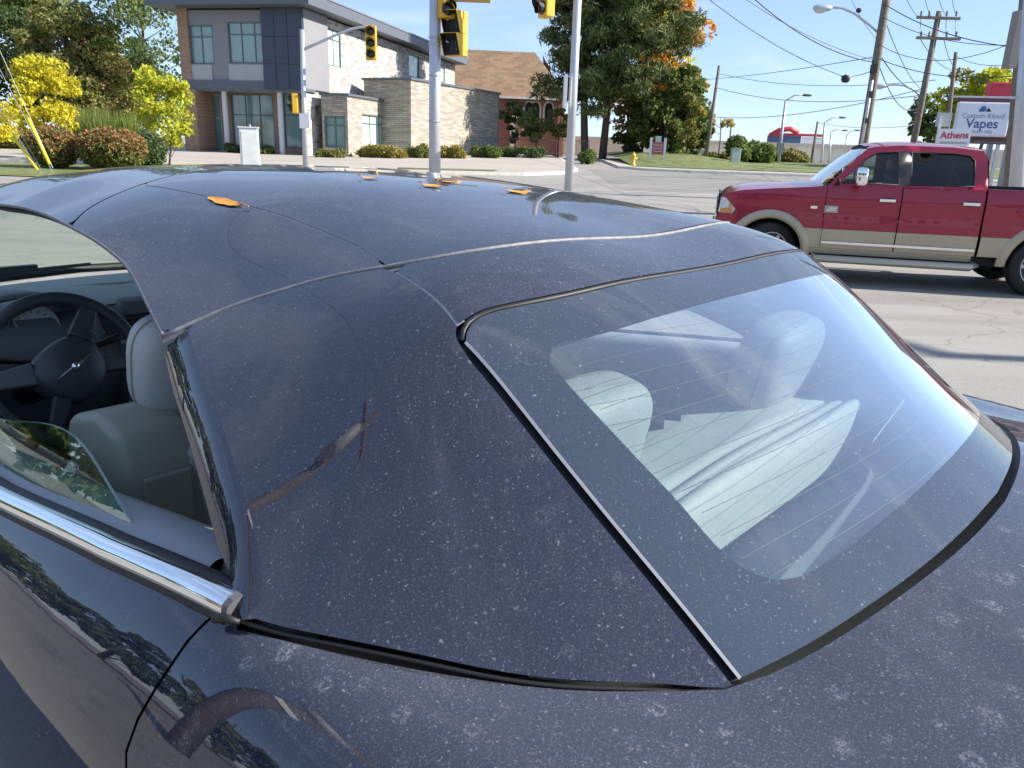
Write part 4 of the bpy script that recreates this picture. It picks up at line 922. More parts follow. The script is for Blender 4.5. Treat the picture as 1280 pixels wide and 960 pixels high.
# ================================================================== buildings
def brick_mat(name, cols, mortar, bw, bh, rough=.85, bias=0.0, msize=.015, axis='xz', noise_amt=.25):
    g = NT(name); co = g.n('TexCoord').outputs['Object']; s = g.n('SeparateXYZ', {0: co}); c = g.n('CombineXYZ', {0: s.outputs[0], 1: s.outputs[2]})
    ix = g.math('FLOOR', g.math('DIVIDE', s.outputs[2], bh)); off = g.math('MULTIPLY', g.math('MODULO', ix, 2.0), .5)
    wn_ = g.n('TexWhiteNoise', {}, noise_dimensions='2D'); fx = g.math('FLOOR', g.math('ADD', g.math('DIVIDE', s.outputs[0], bw), off)); cc = g.n('CombineXYZ', {0: fx, 1: ix}); g.t.links.new(cc.outputs[0], wn_.inputs['Vector'])
    r = g.t.nodes.new('ShaderNodeValToRGB'); e = r.color_ramp.elements; r.color_ramp.interpolation = 'CONSTANT'
    while len(e) < len(cols): e.new(.5)
    for i, (p, k) in enumerate(cols): e[i].position = p; e[i].color = (*k, 1)
    g.t.links.new(wn_.outputs['Value'], r.inputs[0])
    bt = g.n('TexBrick', {'Vector': c.outputs[0], 'Color1': (1, 1, 1, 1), 'Color2': (.86, .86, .86, 1), 'Mortar': (0, 0, 0, 1), 'Scale': 1.0, 'Mortar Size': msize, 'Brick Width': bw, 'Row Height': bh}, offset=.5)
    n = g.n('TexNoise', {'Vector': co, 'Scale': 1.1, 'Detail': 5.0}); nn = g.n('Mix', {0: noise_amt, 6: r.outputs[0], 7: n.outputs['Color']}, data_type='RGBA', blend_type='SOFT_LIGHT')
    m = g.n('Mix', {0: bt.outputs['Fac'], 6: nn.outputs[2], 7: (*mortar, 1)}, data_type='RGBA')
    p = g.n('BsdfPrincipled', {'Base Color': m.outputs[2], 'Roughness': rough, 'Specular IOR Level': .2}); g.n('OutputMaterial', {0: p.outputs[0]}); return g.m
WBRICK = brick_mat('white_brick', [(0, (.52, .505, .47)), (.40, (.46, .445, .41)), (.62, (.31, .295, .275)), (.82, (.24, .23, .215))], (.42, .405, .375), .44, .145)
STONE = brick_mat('ledge_stone', [(0, (.36, .32, .265)), (.3, (.42, .38, .32)), (.6, (.30, .27, .235)), (.85, (.48, .44, .38))], (.20, .18, .155), .70, .125)
RBRICK = brick_mat('red_brick', [(0, (.30, .085, .055)), (.5, (.36, .11, .07)), (.8, (.25, .07, .05))], (.30, .20, .16), .30, .09)
BROWNB = brick_mat('brown_brick', [(0, (.33, .20, .13)), (.5, (.38, .24, .155)), (.8, (.28, .17, .11))], (.30, .22, .17), .30, .10)
CLAD = mat('grey_cladding', (.22, .22, .235), .55, noise=.06, nscale=2); CLADL = mat('light_cladding', (.37, .375, .39), .5, noise=.05, nscale=2)
NAVY = mat('navy_cladding', (.040, .055, .085), .45, noise=.08, nscale=1); FASC = mat('fascia_metal', (.10, .115, .14), .5); FRAME = mat('window_frame', (.10, .13, .14), .45)
PANE = mat('sky_tinted_pane', (.20, .31, .31), .06, 0.0, noise=.12, nscale=.6, spec=.9); PANE_SUN = mat('sunlit_pane', (.50, .66, .60), .08, noise=.08, nscale=.7, spec=.8)  # sky reflection painted into the pane colour; brighter copy for the sunlit walls
def wall(name, parent, W, H_, openings, m, M4, step=6.0, z0=0.0):
    """wall in local x (length) and z, with openings (x0,x1,z0,z1)"""
    V, T = panel2d([[(0, z0), (W, z0), (W, H_), (0, H_)]] + [[(a, c), (b, c), (b, d), (a, d)] for a, b, c, d in openings], step)
    me = bpy.data.meshes.new(name); me.from_pydata([(x, 0, z) for x, z in V], [], T); me.update(); o = link(name, me, m, parent); o.matrix_basis = M4; return o
def window(parent, M4, x0, x1, z0, z1, cols, trans, pm, name='window', rec=.14, fw_=.07, frame_m=None):
    mb = MB(); w = x1 - x0; h = z1 - z0
    for a, b, c, d in ((x0, x1, z0, z0 + fw_), (x0, x1, z1 - fw_, z1), (x0, x0 + fw_, z0 + fw_, z1 - fw_), (x1 - fw_, x1, z0 + fw_, z1 - fw_)): mb.box(((a + b) / 2, rec * .5 + .01, (c + d) / 2), (b - a, rec, d - c))
    xs_ = [x0 + w * k / cols for k in range(cols + 1)]; zs_ = [z0] + [z0 + h * t for t in trans] + [z1]
    for x in xs_[1:-1]: mb.box((x, rec * .75, (z0 + z1) / 2), (.06, rec * .4, h - 2 * fw_))
    for z in zs_[1:-1]: mb.box(((x0 + x1) / 2, rec * .75, z), (w - 2 * fw_, rec * .42, .06))
    o = mb.build(name, frame_m or FRAME, parent); o.matrix_basis = M4
    for i in range(cols):
        for j in range(len(zs_) - 1):
            p = MB(); p.add([(xs_[i], rec * .85, zs_[j]), (xs_[i + 1], rec * .85, zs_[j]), (xs_[i + 1], rec * .85, zs_[j + 1]), (xs_[i], rec * .85, zs_[j + 1])], [(0, 1, 2, 3)]); p.build('pane', pm, o)
    return o
def block(mb, M4, x0, x1, y0, y1, z0, z1): 
    R3 = M4.to_3x3(); mb.box(M4 @ Vector(((x0 + x1) / 2, (y0 + y1) / 2, (z0 + z1) / 2)), (x1 - x0, y1 - y0, z1 - z0), mat=R3)
# --- office block: local x runs along the street front to the RIGHT, local y goes into the block
K0 = on_ground(385, 50.0); AZ_B = rad(12.5)
bdir = Vector((math.sin(AZ_B), math.cos(AZ_B), 0)); adir = Vector((bdir.y, -bdir.x, 0))          # adir: along the front, to the right
OFF = empty('office_building', K0, math.atan2(adir.y, adir.x), 'two storey office block with dark navy corner box and white brick side', 'building')
OM = Matrix.Translation(K0) @ Matrix.Rotation(math.atan2(adir.y, adir.x), 4, 'Z'); OMI = OM.inverted()
def off_front(px, py, yl=0.0):
    """bearing -> local point of the office on its front plane y = yl"""
    d = OMI.to_3x3() @ ray(px, py); o = OMI @ EYE; t = (yl - o.y) / d.y; return o + d * t
def off_side(px, py, xl=0.0):
    d = OMI.to_3x3() @ ray(px, py); o = OMI @ EYE; t = (xl - o.x) / d.x; return o + d * t
I4 = Matrix.Identity(4)
def fx(px): return off_front(px, 100).x
XL = fx(229); ZS = off_front(360, 114).z; ZE = off_front(360, 12).z; ZT = ZE + .75; BL = off_side(568, 120).y
FA = Matrix.Translation((XL, 0, 0))                       # front wall frame: x from the left end
L_ = -XL
def fr(px0, px1, py0, py1, yl=0.0):
    a = off_front(px0, py1, yl); b = off_front(px1, py0, yl); return (a.x - XL, b.x - XL, a.z, b.z)
w1 = fr(239, 265, 31, 80); w2 = fr(287, 333, 27, 79)
wall('wall', OFF, L_, ZE, [w1, w2], CLAD, FA, z0=ZS + .55)
window(OFF, FA, *w1, 2, [.70], PANE); window(OFF, FA, *w2, 3, [.70], PANE)
for k, (a, b) in enumerate(((239.5, 265), (288, 333))):
    q = fr(a, b, 81, 108); mb = MB(); mb.box(((q[0] + q[1]) / 2 + XL, -.03, (q[2] + q[3]) / 2), (q[1] - q[0], .06, q[3] - q[2])); mb.build('spandrel_panel', CLADL, OFF)
mb = MB(); mb.box((XL + .35, -.06, (ZS + ZE) / 2 + .1), (.7, .14, ZE - ZS)); o = mb.build('brick_pier', BROWNB, OFF)
mb = MB(); mb.box((XL / 2, .5, ZS + .27), (L_ + .3, 1.3, .55)); mb.build('floor_band', FASC, OFF)
# navy corner box
xb = fx(333); yb = off_side(408, 60).y
mb = MB(); mb.box((xb / 2 + .06, yb / 2 - .15, (ZS + ZE) / 2 + .1), (-xb + .12, yb + .3, ZE - ZS - .05)); cb = mb.build('corner_box', NAVY, OFF)
mb = MB(); mb.box((.135, yb / 2 - .1, (ZS + ZE) / 2 + .1), (.05, yb + .1, ZE - ZS - .12)); mb.build('side_cladding', CLAD, cb)
jn = MB()
for k in range(1, 3): jn.box((xb / 2 + .06, -.308, ZS + (ZE - ZS) * k / 3), (-xb, .012, .03))
for k in range(1, 3): jn.box((xb * k / 3, -.308, (ZS + ZE) / 2), (.03, .012, ZE - ZS - .2))
jn.build('panel_joint', mat('joint', (.02, .025, .03), .6), cb)
# ground floor, set back
gy = 1.6
GF = Matrix.Translation((XL, gy, 0))
def frg(px0, px1, py0, py1): 
    a = off_front(px0, py1, gy); b = off_front(px1, py0, gy); return (a.x - XL, b.x - XL, max(.02, a.z), min(ZS - .05, b.z))
d1 = frg(258, 275, 118, 190); g1 = frg(292, 341, 118, 185); g2 = frg(356, 376, 118, 185)
wall('ground_floor_wall', OFF, L_, ZS + .1, [d1, g1, g2], BROWNB, GF)
window(OFF, GF, *g1, 3, [.62], PANE); window(OFF, GF, *g2, 1, [.62], PANE)
dr = window(OFF, GF, *d1, 1, [.60], PANE, 'door', frame_m=mat('door_frame', (.45, .46, .47), .4))
mb = MB(); mb.box((d1[0] + XL + .35, gy - .03, 1.1), (.04, .06, .5)); mb.build('handle', CHROME, OFF)
for px in (276, 346):
    x = fx(px); mb = MB(); mb.lathe([(.17, 0), (.17, ZS - .01)], (x, .25, 0), 16); mb.build('column', mat('column_white', (.55, .56, .58), .5), OFF, True)
mb = MB(); mb.box((XL + .5, .6, ZS / 2), (1.0, 1.9, ZS)); mb.build('end_pier', BROWNB, OFF)
mb = MB(); mb.box((XL / 2, gy / 2, ZS - .04), (L_, gy, .06)); mb.build('soffit', CLAD, OFF)
# side wall, white brick (local x runs away from the corner)
SB = Matrix.Rotation(rad(90), 4, 'Z')
def sr(px0, px1, py0, py1):
    a = off_side(px0, (py0 + py1) / 2); b = off_side(px1, (py0 + py1) / 2); z1 = off_side((px0 + px1) / 2, py0).z; z0 = off_side((px0 + px1) / 2, py1).z; return (a.y, b.y, z0, z1)
s1 = sr(409.5, 426, 37, 83); s2 = sr(511, 524, 69, 97); s3 = sr(550, 556, 84, 103)
wall('wall', OFF, BL, ZE, [s1, s2, s3], WBRICK, SB)
for s_, c_ in ((s1, 2), (s2, 1), (s3, 1)): window(OFF, SB, *s_, c_, [.72] if c_ > 1 else [], PANE_SUN, rec=.12)
mb = MB(); mb.box((XL / 2, BL, ZE / 2), (L_, .2, ZE)); mb.box((XL, BL / 2, ZE / 2), (.2, BL - .3, ZE)); mb.build('rear_wall', CLAD, OFF)
for a, b in ((0, 1),):
    mb = MB(); mb.box((-.9 / 2 + .35 - 0.0, .75, 1), (.1, .1, .1))
# roof slab with deep overhang
mb = MB(); mb.box((XL / 2 - .1, BL / 2 - .3, ZE + .40), (L_ + 2.4, BL + 2.0, .62)); rf = mb.build('roof', FASC, OFF)
mb = MB(); mb.box((XL / 2 - .1, BL / 2 - .3, ZE + .76), (L_ + 2.5, BL + 2.1, .10)); mb.build('roof_edge', mat('roof_edge', (.17, .19, .22), .45), rf)
mb = MB(); mb.box((-.05, off_side(397, 150).y, 2.9), (.1, .55, .5)); mb.build('wall_plaque', mat('plaque', (.12, .12, .125), .5), OFF)
# stone wings
def wing(name, px_c, d_c, px_l, px_r, py_top, az, label, win_a=None, win_b=None):
    c = on_ground(px_c, d_c); bd = Vector((math.sin(az), math.cos(az), 0)); ad = Vector((bd.y, -bd.x, 0)); rz = math.atan2(ad.y, ad.x)
    Mw = Matrix.Translation(c) @ Matrix.Rotation(rz, 4, 'Z'); Mi = Mw.inverted(); o_ = Mi @ EYE
    def onF(px, py): d = Mi.to_3x3() @ ray(px, py); return o_ + d * (-o_.y / d.y)
    def onS(px, py): d = Mi.to_3x3() @ ray(px, py); return o_ + d * (-o_.x / d.x)
    e = empty(name, c, rz, label, 'building'); zt = onF(px_c, py_top).z; wl_ = -onF(px_l, 150).x; wr = onS(px_r, 150).y
    oa = []; ob = []
    if win_a: a = onF(win_a[0], win_a[3]); b = onF(win_a[1], win_a[2]); oa = [(a.x + wl_, b.x + wl_, max(.4, a.z), b.z)]
    if win_b: a = onS(win_b[0], win_b[3]); b = onS(win_b[1], win_b[2]); ob = [(a.y, b.y, max(.4, a.z), b.z)]
    Fm = Matrix.Translation((-wl_, 0, 0)); wall('wall', e, wl_, zt, oa, STONE, Fm, z0=-.3); wall('wall', e, wr, zt, ob, STONE, SB, z0=-.3)
    for q in oa: window(e, Fm, *q, 2, [.70], PANE, rec=.16)
    for q in ob: window(e, SB, *q, 3, [.72], PANE_SUN, rec=.16)
    mb = MB(); mb.box((-wl_ / 2, wr, zt / 2), (wl_, .2, zt - .02)); mb.box((-wl_, wr / 2, zt / 2), (.2, wr - .25, zt - .02)); mb.build('rear_wall', STONE, e)
    mb = MB(); mb.box((-wl_ / 2, wr / 2, zt + .06), (wl_ + .25, wr + .25, .14)); mb.build('coping', FASC, e)
    mb = MB(); mb.box((-wl_ / 2, wr / 2, zt - .15), (wl_ - .1, wr - .1, .1)); mb.build('flat_roof', FASC, e); return e
wing('stone_wing', 436, 50.5, 403, 489, 119.5, AZ_B, 'low grey ledgestone wing with two windows beside the office block', (406.5, 431, 145, 184), (453, 486, 146, 184))
wing('stone_wing', 514, 55.0, 456, 623, 99.5, rad(25), 'taller blank ledgestone wing nearest the church')
# --- church
cb_ = on_ground(700, 88); CH = empty('church_building', cb_, rad(4), 'red brick church with steep brown shingle roof and pointed windows', 'church')
CMx = Matrix.Translation(cb_) @ Matrix.Rotation(rad(4), 4, 'Z'); ez = at(700, 122, 88).z - cb_.z; rz_ = at(640, 52, 88).z - cb_.z
SHING = brick_mat('brown_shingle', [(0, (.22, .145, .09)), (.4, (.255, .17, .105)), (.75, (.19, .125, .08))], (.17, .115, .075), .9, .28, msize=.01)
wall('front_wall', CH, 15.5, ez, [], RBRICK, Matrix.Translation((-15.5, 0, 0)), z0=-.5)
wall('gable_wall', CH, 18, ez, [], RBRICK, SB, z0=-.5)
mb = MB(); mb.add([(0, 0, ez), (0, 18, ez), (-1.5, 9, rz_ - .2)], [(0, 1, 2)]); mb.build('gable', RBRICK, CH)
mb = MB(); a = .7
mb.add([(-16.2, -a, ez - .15), (.6, -a, ez - .15), (-2.4, 9, rz_), (-13.6, 9, rz_)], [(0, 1, 2, 3)]); mb.add([(-16.2, 18 + a, ez - .15), (.6, 18 + a, ez - .15), (-2.4, 9, rz_), (-13.6, 9, rz_)], [(3, 2, 1, 0)]); mb.add([(-16.2, -a, ez - .15), (-13.6, 9, rz_), (-16.2, 18 + a, ez - .15)], [(0, 1, 2)]); mb.add([(.6, -a, ez - .15), (-2.4, 9, rz_), (.6, 18 + a, ez - .15)], [(0, 1, 2)])
ro = mb.build('roof', SHING, CH)
MB().box((-7.8, -a - .05, ez - .22), (16.8, .14, .2)).build('gutter', mat('gutter_white', (.62, .62, .6), .5), ro)
TRIM_ST = mat('stone_trim', (.55, .50, .42), .8)
for k, px in enumerate((661, 669.5, 686)):
    d_ = CMx.inverted().to_3x3() @ ray(px, 135); o_ = CMx.inverted() @ EYE; xw = (o_ + d_ * (-o_.y / d_.y)).x
    mb = MB(); hw, z0_, z1_ = .42, ez - 3.3, ez - 1.3; arch = [(-hw, 0), (hw, 0), (hw, z1_ - z0_)] + [(hw - 2 * hw * (1 - math.cos(t)) / 1, z1_ - z0_ + math.sin(t) * hw * 1.7) for t in np.linspace(.2, 1.04, 5)] + [(0, z1_ - z0_ + hw * 1.75)]
    half_ = [(hw * math.cos(t) ** .8, z1_ - z0_ + hw * 1.7 * math.sin(t)) for t in np.linspace(0, math.pi / 2, 7)]; arch = [(-hw, 0), (hw, 0)] + half_ + [(-x, z) for x, z in half_[::-1][1:]]
    Mx = Matrix.Translation((xw, -.10, z0_)) @ Matrix.Rotation(rad(90), 4, 'X'); big = [(x * 1.45, z * 1.12 - .15) for x, z in arch]
    mb.prism(big, .10, Matrix.Translation((xw, .02, z0_)) @ Matrix.Rotation(rad(90), 4, 'X')); wi = mb.build('pointed_window', TRIM_ST, CH); p = MB(); p.prism(arch, .03, Mx); p.build('pane', mat('dark_pane', (.02, .025, .03), .1), wi)
for x in (-.15, -5.2, -10.3):
    mb = MB(); mb.box((x, -.35, ez * .42), (.7, .7, ez * .84)); mb.box((x, -.35, ez * .86), (.8, .5, .25)); mb.build('buttress', RBRICK if x > -1 else TRIM_ST, CH)
# church boundary fence
fb = on_ground(668, 63); FE = empty('churchyard_fence', fb, rad(8), 'dark metal railing between the hedge and the church', 'fence'); FM = mat('fence_metal', (.06, .06, .065), .5)
for z in (.15, 1.15): MB().box((0, 0, z + .3), (8.6, .05, .06)).build('rail', FM, FE)
for k in range(44): MB().box((-4.3 + k * .2, 0, .95), (.025, .03, 1.1)).build('picket', FM, FE)
# --- concrete overpass and the restaurant car on it
OC = mat('overpass_concrete', (.78, .71, .58), .9, noise=.12, nscale=.3); ov0 = on_ground(900, 105)
OV = empty('overpass', ov0, rad(-4), 'long pale concrete overpass wall in the distance', 'overpass')
zt = at(900, 176, 105).z - ov0.z; 
for k in range(13):
    MB().box((-10 + k * 3.2, .0, zt * .42), (3.17, .5, zt * .84)).build('wall_panel', OC, OV)
MB().box((11, -.1, zt * .92), (64, .9, zt * .16)).build('parapet', mat('parapet_concrete', (.62, .55, .44), .9, noise=.12, nscale=.3), OV)
MB().box((11, 6, zt * .5), (64, 10, zt * .82)).build('deck', OC, OV)
rb0 = at(986, 181, 150); RS = empty('roadside_restaurant', (rb0.x, 150, ground_z(0, 150)), 0, 'red white and blue building standing above the overpass', 'building')
W_ = 5.6; zb = rb0.z - 1.5 - ground_z(0, 150); red = mat('sign_red', (.48, .035, .05), .5); blu = mat('sign_blue', (.06, .10, .20), .5); wht = mat('sign_white', (.70, .70, .70), .5)
MB().box((0, 0, zb / 2 + .8), (11, 6, zb + 1.6)).build('base_wall', OC, RS)
MB().box((-2.0, -3.05, zb + 2.2), (6.0, .3, 1.6)).build('blue_front', blu, RS); MB().box((.2, -3.0, zb + 3.2), (9.8, .5, .45)).build('red_band', red, RS); MB().box((3.2, -3.1, zb + 2.2), (4.0, .2, 1.3)).build('white_front', wht, RS); MB().box((3.2, -3.15, zb + 1.5), (4.4, .3, .35)).build('red_sill', red, RS)
MB().tube([(-4.6, -3, zb + 2.9), (-3, -3, zb + 3.9), (-1.2, -3, zb + 4.2), (.4, -3, zb + 3.6)], .45, 8).build('red_arch', red, RS, True)
# ================================================================== poles, signals, signs, wires
GALV = mat('galvanised_steel', (.50, .52, .55), .42, .55, noise=.08, nscale=3); WOOD = mat('pole_wood', (.17, .14, .115), .9, noise=.3, nscale=5, bump=.5, bscale=20); SIGY = mat('signal_yellow', (.72, .40, .02), .5, noise=.06, nscale=4); SIGB = mat('signal_black', (.012, .012, .014), .6); WIRE_M = mat('cable', (.03, .032, .036), .6); SIGNW = mat('sign_face_white', (.72, .73, .75), .5)
def base_at(px, d): return on_ground(px, d)
def pole_between(pxb, pyb, pxt, pyt, d):
    a = at(pxb, pyb, d); b = at(pxt, pyt, d); t = (ground_z(a.x, d) - .1 - a.z) / (b.z - a.z); return a.lerp(b, t), b
def signal_head(parent, c, face_az, n=3, s=1.0, name='signal_head'):
    """stack of lamp sections; the lamps look along face_az"""
    R = Matrix.Rotation(-face_az, 3, 'Z')        # local +y is the face direction
    mb = MB(); mb.box(c, (.36 * s, .22 * s, n * .36 * s), mat=R); o = mb.build(name, SIGY, parent); bevel(o, .03 * s, 2)
    for k in range(n):
        z = ((n - 1) / 2 - k) * .355 * s; cc = Vector(c) + R @ Vector((0, .112 * s, z)); Mx = R @ Matrix.Rotation(rad(-90), 3, 'X')
        l = MB(); l.lathe([(.0001, .02 * s), (.10 * s, .015 * s), (.135 * s, .0)], cc, 20, Mx); l.build('lens', mat('dark_lens', (.03, .03, .03), .2), o, True)
        v = MB(); nn = 15; A = []; B = []
        for j in range(nn):
            t = rad(-40 + 260 * j / (nn - 1)); x, zz = math.cos(t) * .15 * s, math.sin(t) * .15 * s; dl = .24 * s * (.45 + .55 * max(0, math.sin(t)))
            A.append(cc + R @ Vector((x, 0, zz))); B.append(cc + R @ Vector((x, dl, zz)))
        v.add(A + B, [(j, j + 1, nn + j + 1, nn + j) for j in range(nn - 1)]); v.build('visor', SIGB, o, True)
    return o
# near corner: main signal pole with pedestrian heads
b, t = pole_between(543.3, 215, 544, -40, 18.0)
SP = empty('signal_pole', b, 0, 'grey steel traffic signal pole with two stacked pedestrian heads', 'signal pole'); lt = t - b; up4 = lambda f: lt * f
MB().tube([(0, 0, 0), lt * .5, lt * 1.25], [.135, .128, .115], 18).build('pole', GALV, SP, True)
for f in (.60, .72, .745, .42, .955, .975):
    MB().tube([lt * f - Vector((0, 0, .015)), lt * f + Vector((0, 0, .015))], .142, 18).build('band', GALV, SP, True)
def ped_head(parent, c, az, s):
    R = Matrix.Rotation(-az, 3, 'Z'); mb = MB(); mb.box(c, (s, s * .42, s * .98), mat=R); o = mb.build('pedestrian_head', SIGY, parent); bevel(o, .02)
    f = MB(); f.box(Vector(c) + R @ Vector((0, s * .215, 0)), (s * .9, .01, s * .88), mat=R); f.build('face', SIGB, o)
    # deep hood: top and sides slope back towards the bottom
    h = MB(); h0 = s * .62; h1 = s * .22; x = s * .49; z = s * .48
    P_ = lambda a, y, c_: Vector(c) + R @ Vector((a, s * .21 + y, c_))
    h.add([P_(-x, 0, z), P_(x, 0, z), P_(x, h0, z), P_(-x, h0, z), P_(x, 0, -z), P_(x, h1, -z), P_(-x, 0, -z), P_(-x, h1, -z)], [(0, 3, 2, 1), (1, 2, 5, 4), (0, 6, 7, 3)])
    ho = h.build('hood', [SIGY, SIGB], o); m_ = ho.modifiers.new('t', 'SOLIDIFY'); m_.thickness = .012; m_.offset = 1; m_.material_offset = 0
    inn = MB(); q = .985; inn.add([P_(-x * q, 0.01, z * q - .01), P_(x * q, .01, z * q - .01), P_(x * q, h0 - .01, z * q - .01), P_(-x * q, h0 - .01, z * q - .01), P_(x * q - .01, 0.01, -z), P_(x * q - .01, h1 - .01, -z), P_(-x * q + .01, .01, -z), P_(-x * q + .01, h1 - .01, -z), P_(x * q - .01, 0.01, z * q), P_(x * q - .01, h0 - .02, z * q), P_(-x * q + .01, .01, z * q), P_(-x * q + .01, h0 - .02, z * q)], [(0, 1, 2, 3), (4, 5, 9, 8), (6, 10, 11, 7)]); inn.build('hood_lining', SIGB, o)
    mk = MB()
    for sx in (1, -1): mk.add([P_(sx * s * .04, .02, s * .25), P_(sx * s * .09, .02, s * .22), P_(sx * s * .20, .02, -s * .25), P_(sx * s * .13, .02, -s * .27)], [(0, 1, 2, 3), (3, 2, 1, 0)])
    mk.build('walking_mark', mat('unlit_mark', (.16, .17, .18), .4), o); return o
for py in (29, 57):
    c = at(571, py, 18.0) - b; ped_head(SP, c, rad(-152), .44); MB().tube([c, Vector((lt.x * .8, lt.y * .8, c.z + .16))], .025, 8).build('bracket', GALV, SP)
signal_head(SP, at(559, -9, 18.0) - b + Vector((0, -.1, 0)), rad(155), 3, .95)
c = at(583, -5, 17.8) - b; mb = MB(); mb.box(c, (1.02, .03, .24)); o = mb.build('street_name_plate', mat('plate_amber', (.40, .25, .05), .5, noise=.2, nscale=30), SP); bevel(o, .02)
# slim lamp pole
b, t = pole_between(711, 228, 722, 0, 17.5)
LP = empty('lamp_pole', b, 0, 'slim pale steel lamp pole in front of the pine', 'pole'); lt = t - b; MB().tube([(0, 0, 0), lt * 1.35], [.098, .078], 16).build('pole', GALV, LP, True)
MB().box(at(706.5, 115, 17.6) - b, (.055, .6, .62)).build('sign_plate', SIGNW, LP); signal_head(LP, at(684, -12, 17.5) - b, rad(-120), 3, .95); MB().tube([at(684, -10, 17.5) - b + Vector((0, 0, .1)), lt * 1.05], .03, 8).build('arm', GALV, LP)
# far signal post with mast arm
b, t = pole_between(382, 207, 377.5, 37, 30.0)
FS = empty('signal_post', b, 0, 'slender signal post with mast arm in front of the office block', 'signal pole'); lt = t - b; MB().tube([(0, 0, 0), lt], [.105, .085], 14).build('pole', GALV, FS, True)
arm = [at(379, 62, 30) - b, at(395, 55, 30) - b, at(418, 44.5, 30) - b, at(440, 36, 30) - b, at(455, 33.5, 30) - b, at(464, 33.5, 30) - b]; MB().tube(arm, [.06, .055, .05, .045, .04, .04], 10).build('mast_arm', GALV, FS, True)
signal_head(FS, at(464, 54, 30) - b, rad(178), 3, 1.05); signal_head(FS, at(369, 129.5, 30) - b, rad(-100), 2, .95)
MB().box(at(380.5, 151, 29.8) - b, (.36, .02, .52)).build('notice_plate', SIGNW, FS)
# cabinets
b = on_ground(313, 28.5); UC = empty('utility_cabinet', b, rad(14), 'pale grey metal roadside cabinet beside the signal post', 'cabinet'); hh = at(313, 160, 28.5).z - b.z
CABM = mat('cabinet_paint', (.56, .60, .60), .5, noise=.08, nscale=2); bevel(MB().box((0, 0, hh / 2), (.62, .5, hh)).build('body', CABM, UC), .02); MB().box((0, 0, hh + .02), (.68, .56, .04)).build('lid', CABM, UC); MB().box((.02, -.256, hh * .5), (.52, .012, hh * .86)).build('door_panel', mat('cabinet_door', (.60, .63, .62), .5, noise=.15, nscale=3), UC); MB().cyl((.05, 0, hh + .03), (.05, 0, hh + .12), .03).build('vent', GALV, UC)
b = on_ground(919, 58); UC2 = empty('utility_cabinet', b, 0, 'small pale green cabinet in front of the roadside shrub', 'cabinet'); bevel(MB().box((0, 0, .65), (.62, .5, 1.3)).build('body', mat('cabinet_green', (.42, .50, .45), .5), UC2), .03); MB().box((0, 0, 1.32), (.7, .56, .05)).build('lid', mat('cabinet_green', (.42, .5, .45)), UC2)
# hydrant
b = on_ground(792, 49.5); HY = empty('fire_hydrant', b, 0, 'yellow fire hydrant on the far pavement', 'hydrant'); HM = mat('hydrant_yellow', (.62, .38, .04), .5)
MB().lathe([(.16, .1), (.16, .2), (.11, .22), (.11, .62), (.14, .64), (.14, .70), (.09, .80), (.03, .86), (.03, .92), (.0001, .92)], (0, 0, .1), 16).build('barrel', HM, HY, True); MB().cyl((-.22, 0, .62), (.22, 0, .62), .06).build('outlet', HM, HY, True)
# church sign: two white posts, red and white panel
b = at(821, 200, 56); b.z = berm(b.x, 56); CS = empty('church_sign', b, rad(-8), 'white posted red and white notice board on the grass', 'sign'); hS = at(821, 172, 56).z - b.z
for x in (-.48, .48): MB().box((x, 0, hS / 2), (.17, .15, hS)).build('post', SIGNW, CS)
MB().box((0, 0, hS * .52), (.80, .06, hS * .58)).build('board', mat('board_red', (.42, .10, .13), .5), CS); MB().box((0, -.02, hS * .93), (.40, .08, hS * .28)).build('crest_panel', mat('board_grey', (.50, .52, .56), .5), CS)
for k in range(3): MB().box((0, -.037, hS * (.38 + k * .14)), (.62, .012, .06)).build('text_bar', mat('board_pink', (.62, .40, .43), .5), CS)
# guy wires with yellow guards at the left
GU = mat('guard_yellow', (.80, .62, .02), .5); CW = mat('guy_steel', (.35, .36, .38), .4, .6)
for (a0, a1, g0, g1, lab) in (((63, 210), (-60, -30), (35, 148), (62, 205), 'steel guy wire with a longer yellow guard at the left'), ((49, 213), (-70, 28), (17, 171), (48, 213), 'steel guy wire with a shorter yellow guard at the left edge')):
    p = at(*a0, 14.0); q = at(*a1, 14.6); s_ = at(*g0, 14.2); e_ = at(*g1, 14.0); base = p + (p - q).normalized() * ((p.z - ground_z(p.x, 14)) / max(.3, (q - p).normalized().z)); e = empty('guy_wire', base, 0, lab, 'guy wire', 'guy wires at the left')
    MB().tube([(0, 0, 0), q - base + (q - base) * .3], .006, 6).build('wire', CW, e); MB().tube([s_ - base, e_ - base], .028, 10).build('guard', GU, e, True)
    MB().tube([at(a0[0] + 3, a0[1], 14.05) - base, at(a1[0] + 14, a1[1] - 8, 14.6) - base], .004, 6).build('second_strand', CW, e)
# wooden utility poles
POLES = {}
def wood_pole(key, pxb, pyb, pxt, pyt, d, r, lab, over=1.0, group='wooden utility poles'):
    b, t = pole_between(pxb, pyb, pxt, pyt, d); e = empty('utility_pole', b, 0, lab, 'utility pole', group); l = (t - b) * over; MB().tube([(0, 0, 0), l * .5, l], [r, r * .88, r * .72], 12).build('pole', WOOD, e, True); POLES[key] = (e, b, l); return e, b
def lamp_arm(e, b, pts, d, head=.28):
    P_ = [at(x, y, d) - b for x, y in pts]; MB().tube(P_, .035, 8).build('lamp_arm', GALV, e, True)
    R = superell('lamp_head', P_[-1] + Vector((-.25, 0, -.02)), (.62, .24, .2), .8, .7, GALV, e, None, 16, 10); superell('lamp_glass', P_[-1] + Vector((-.32, 0, -.10)), (.36, .2, .16), .9, .9, mat('lamp_glass', (.55, .57, .58), .15), e, None, 14, 9)
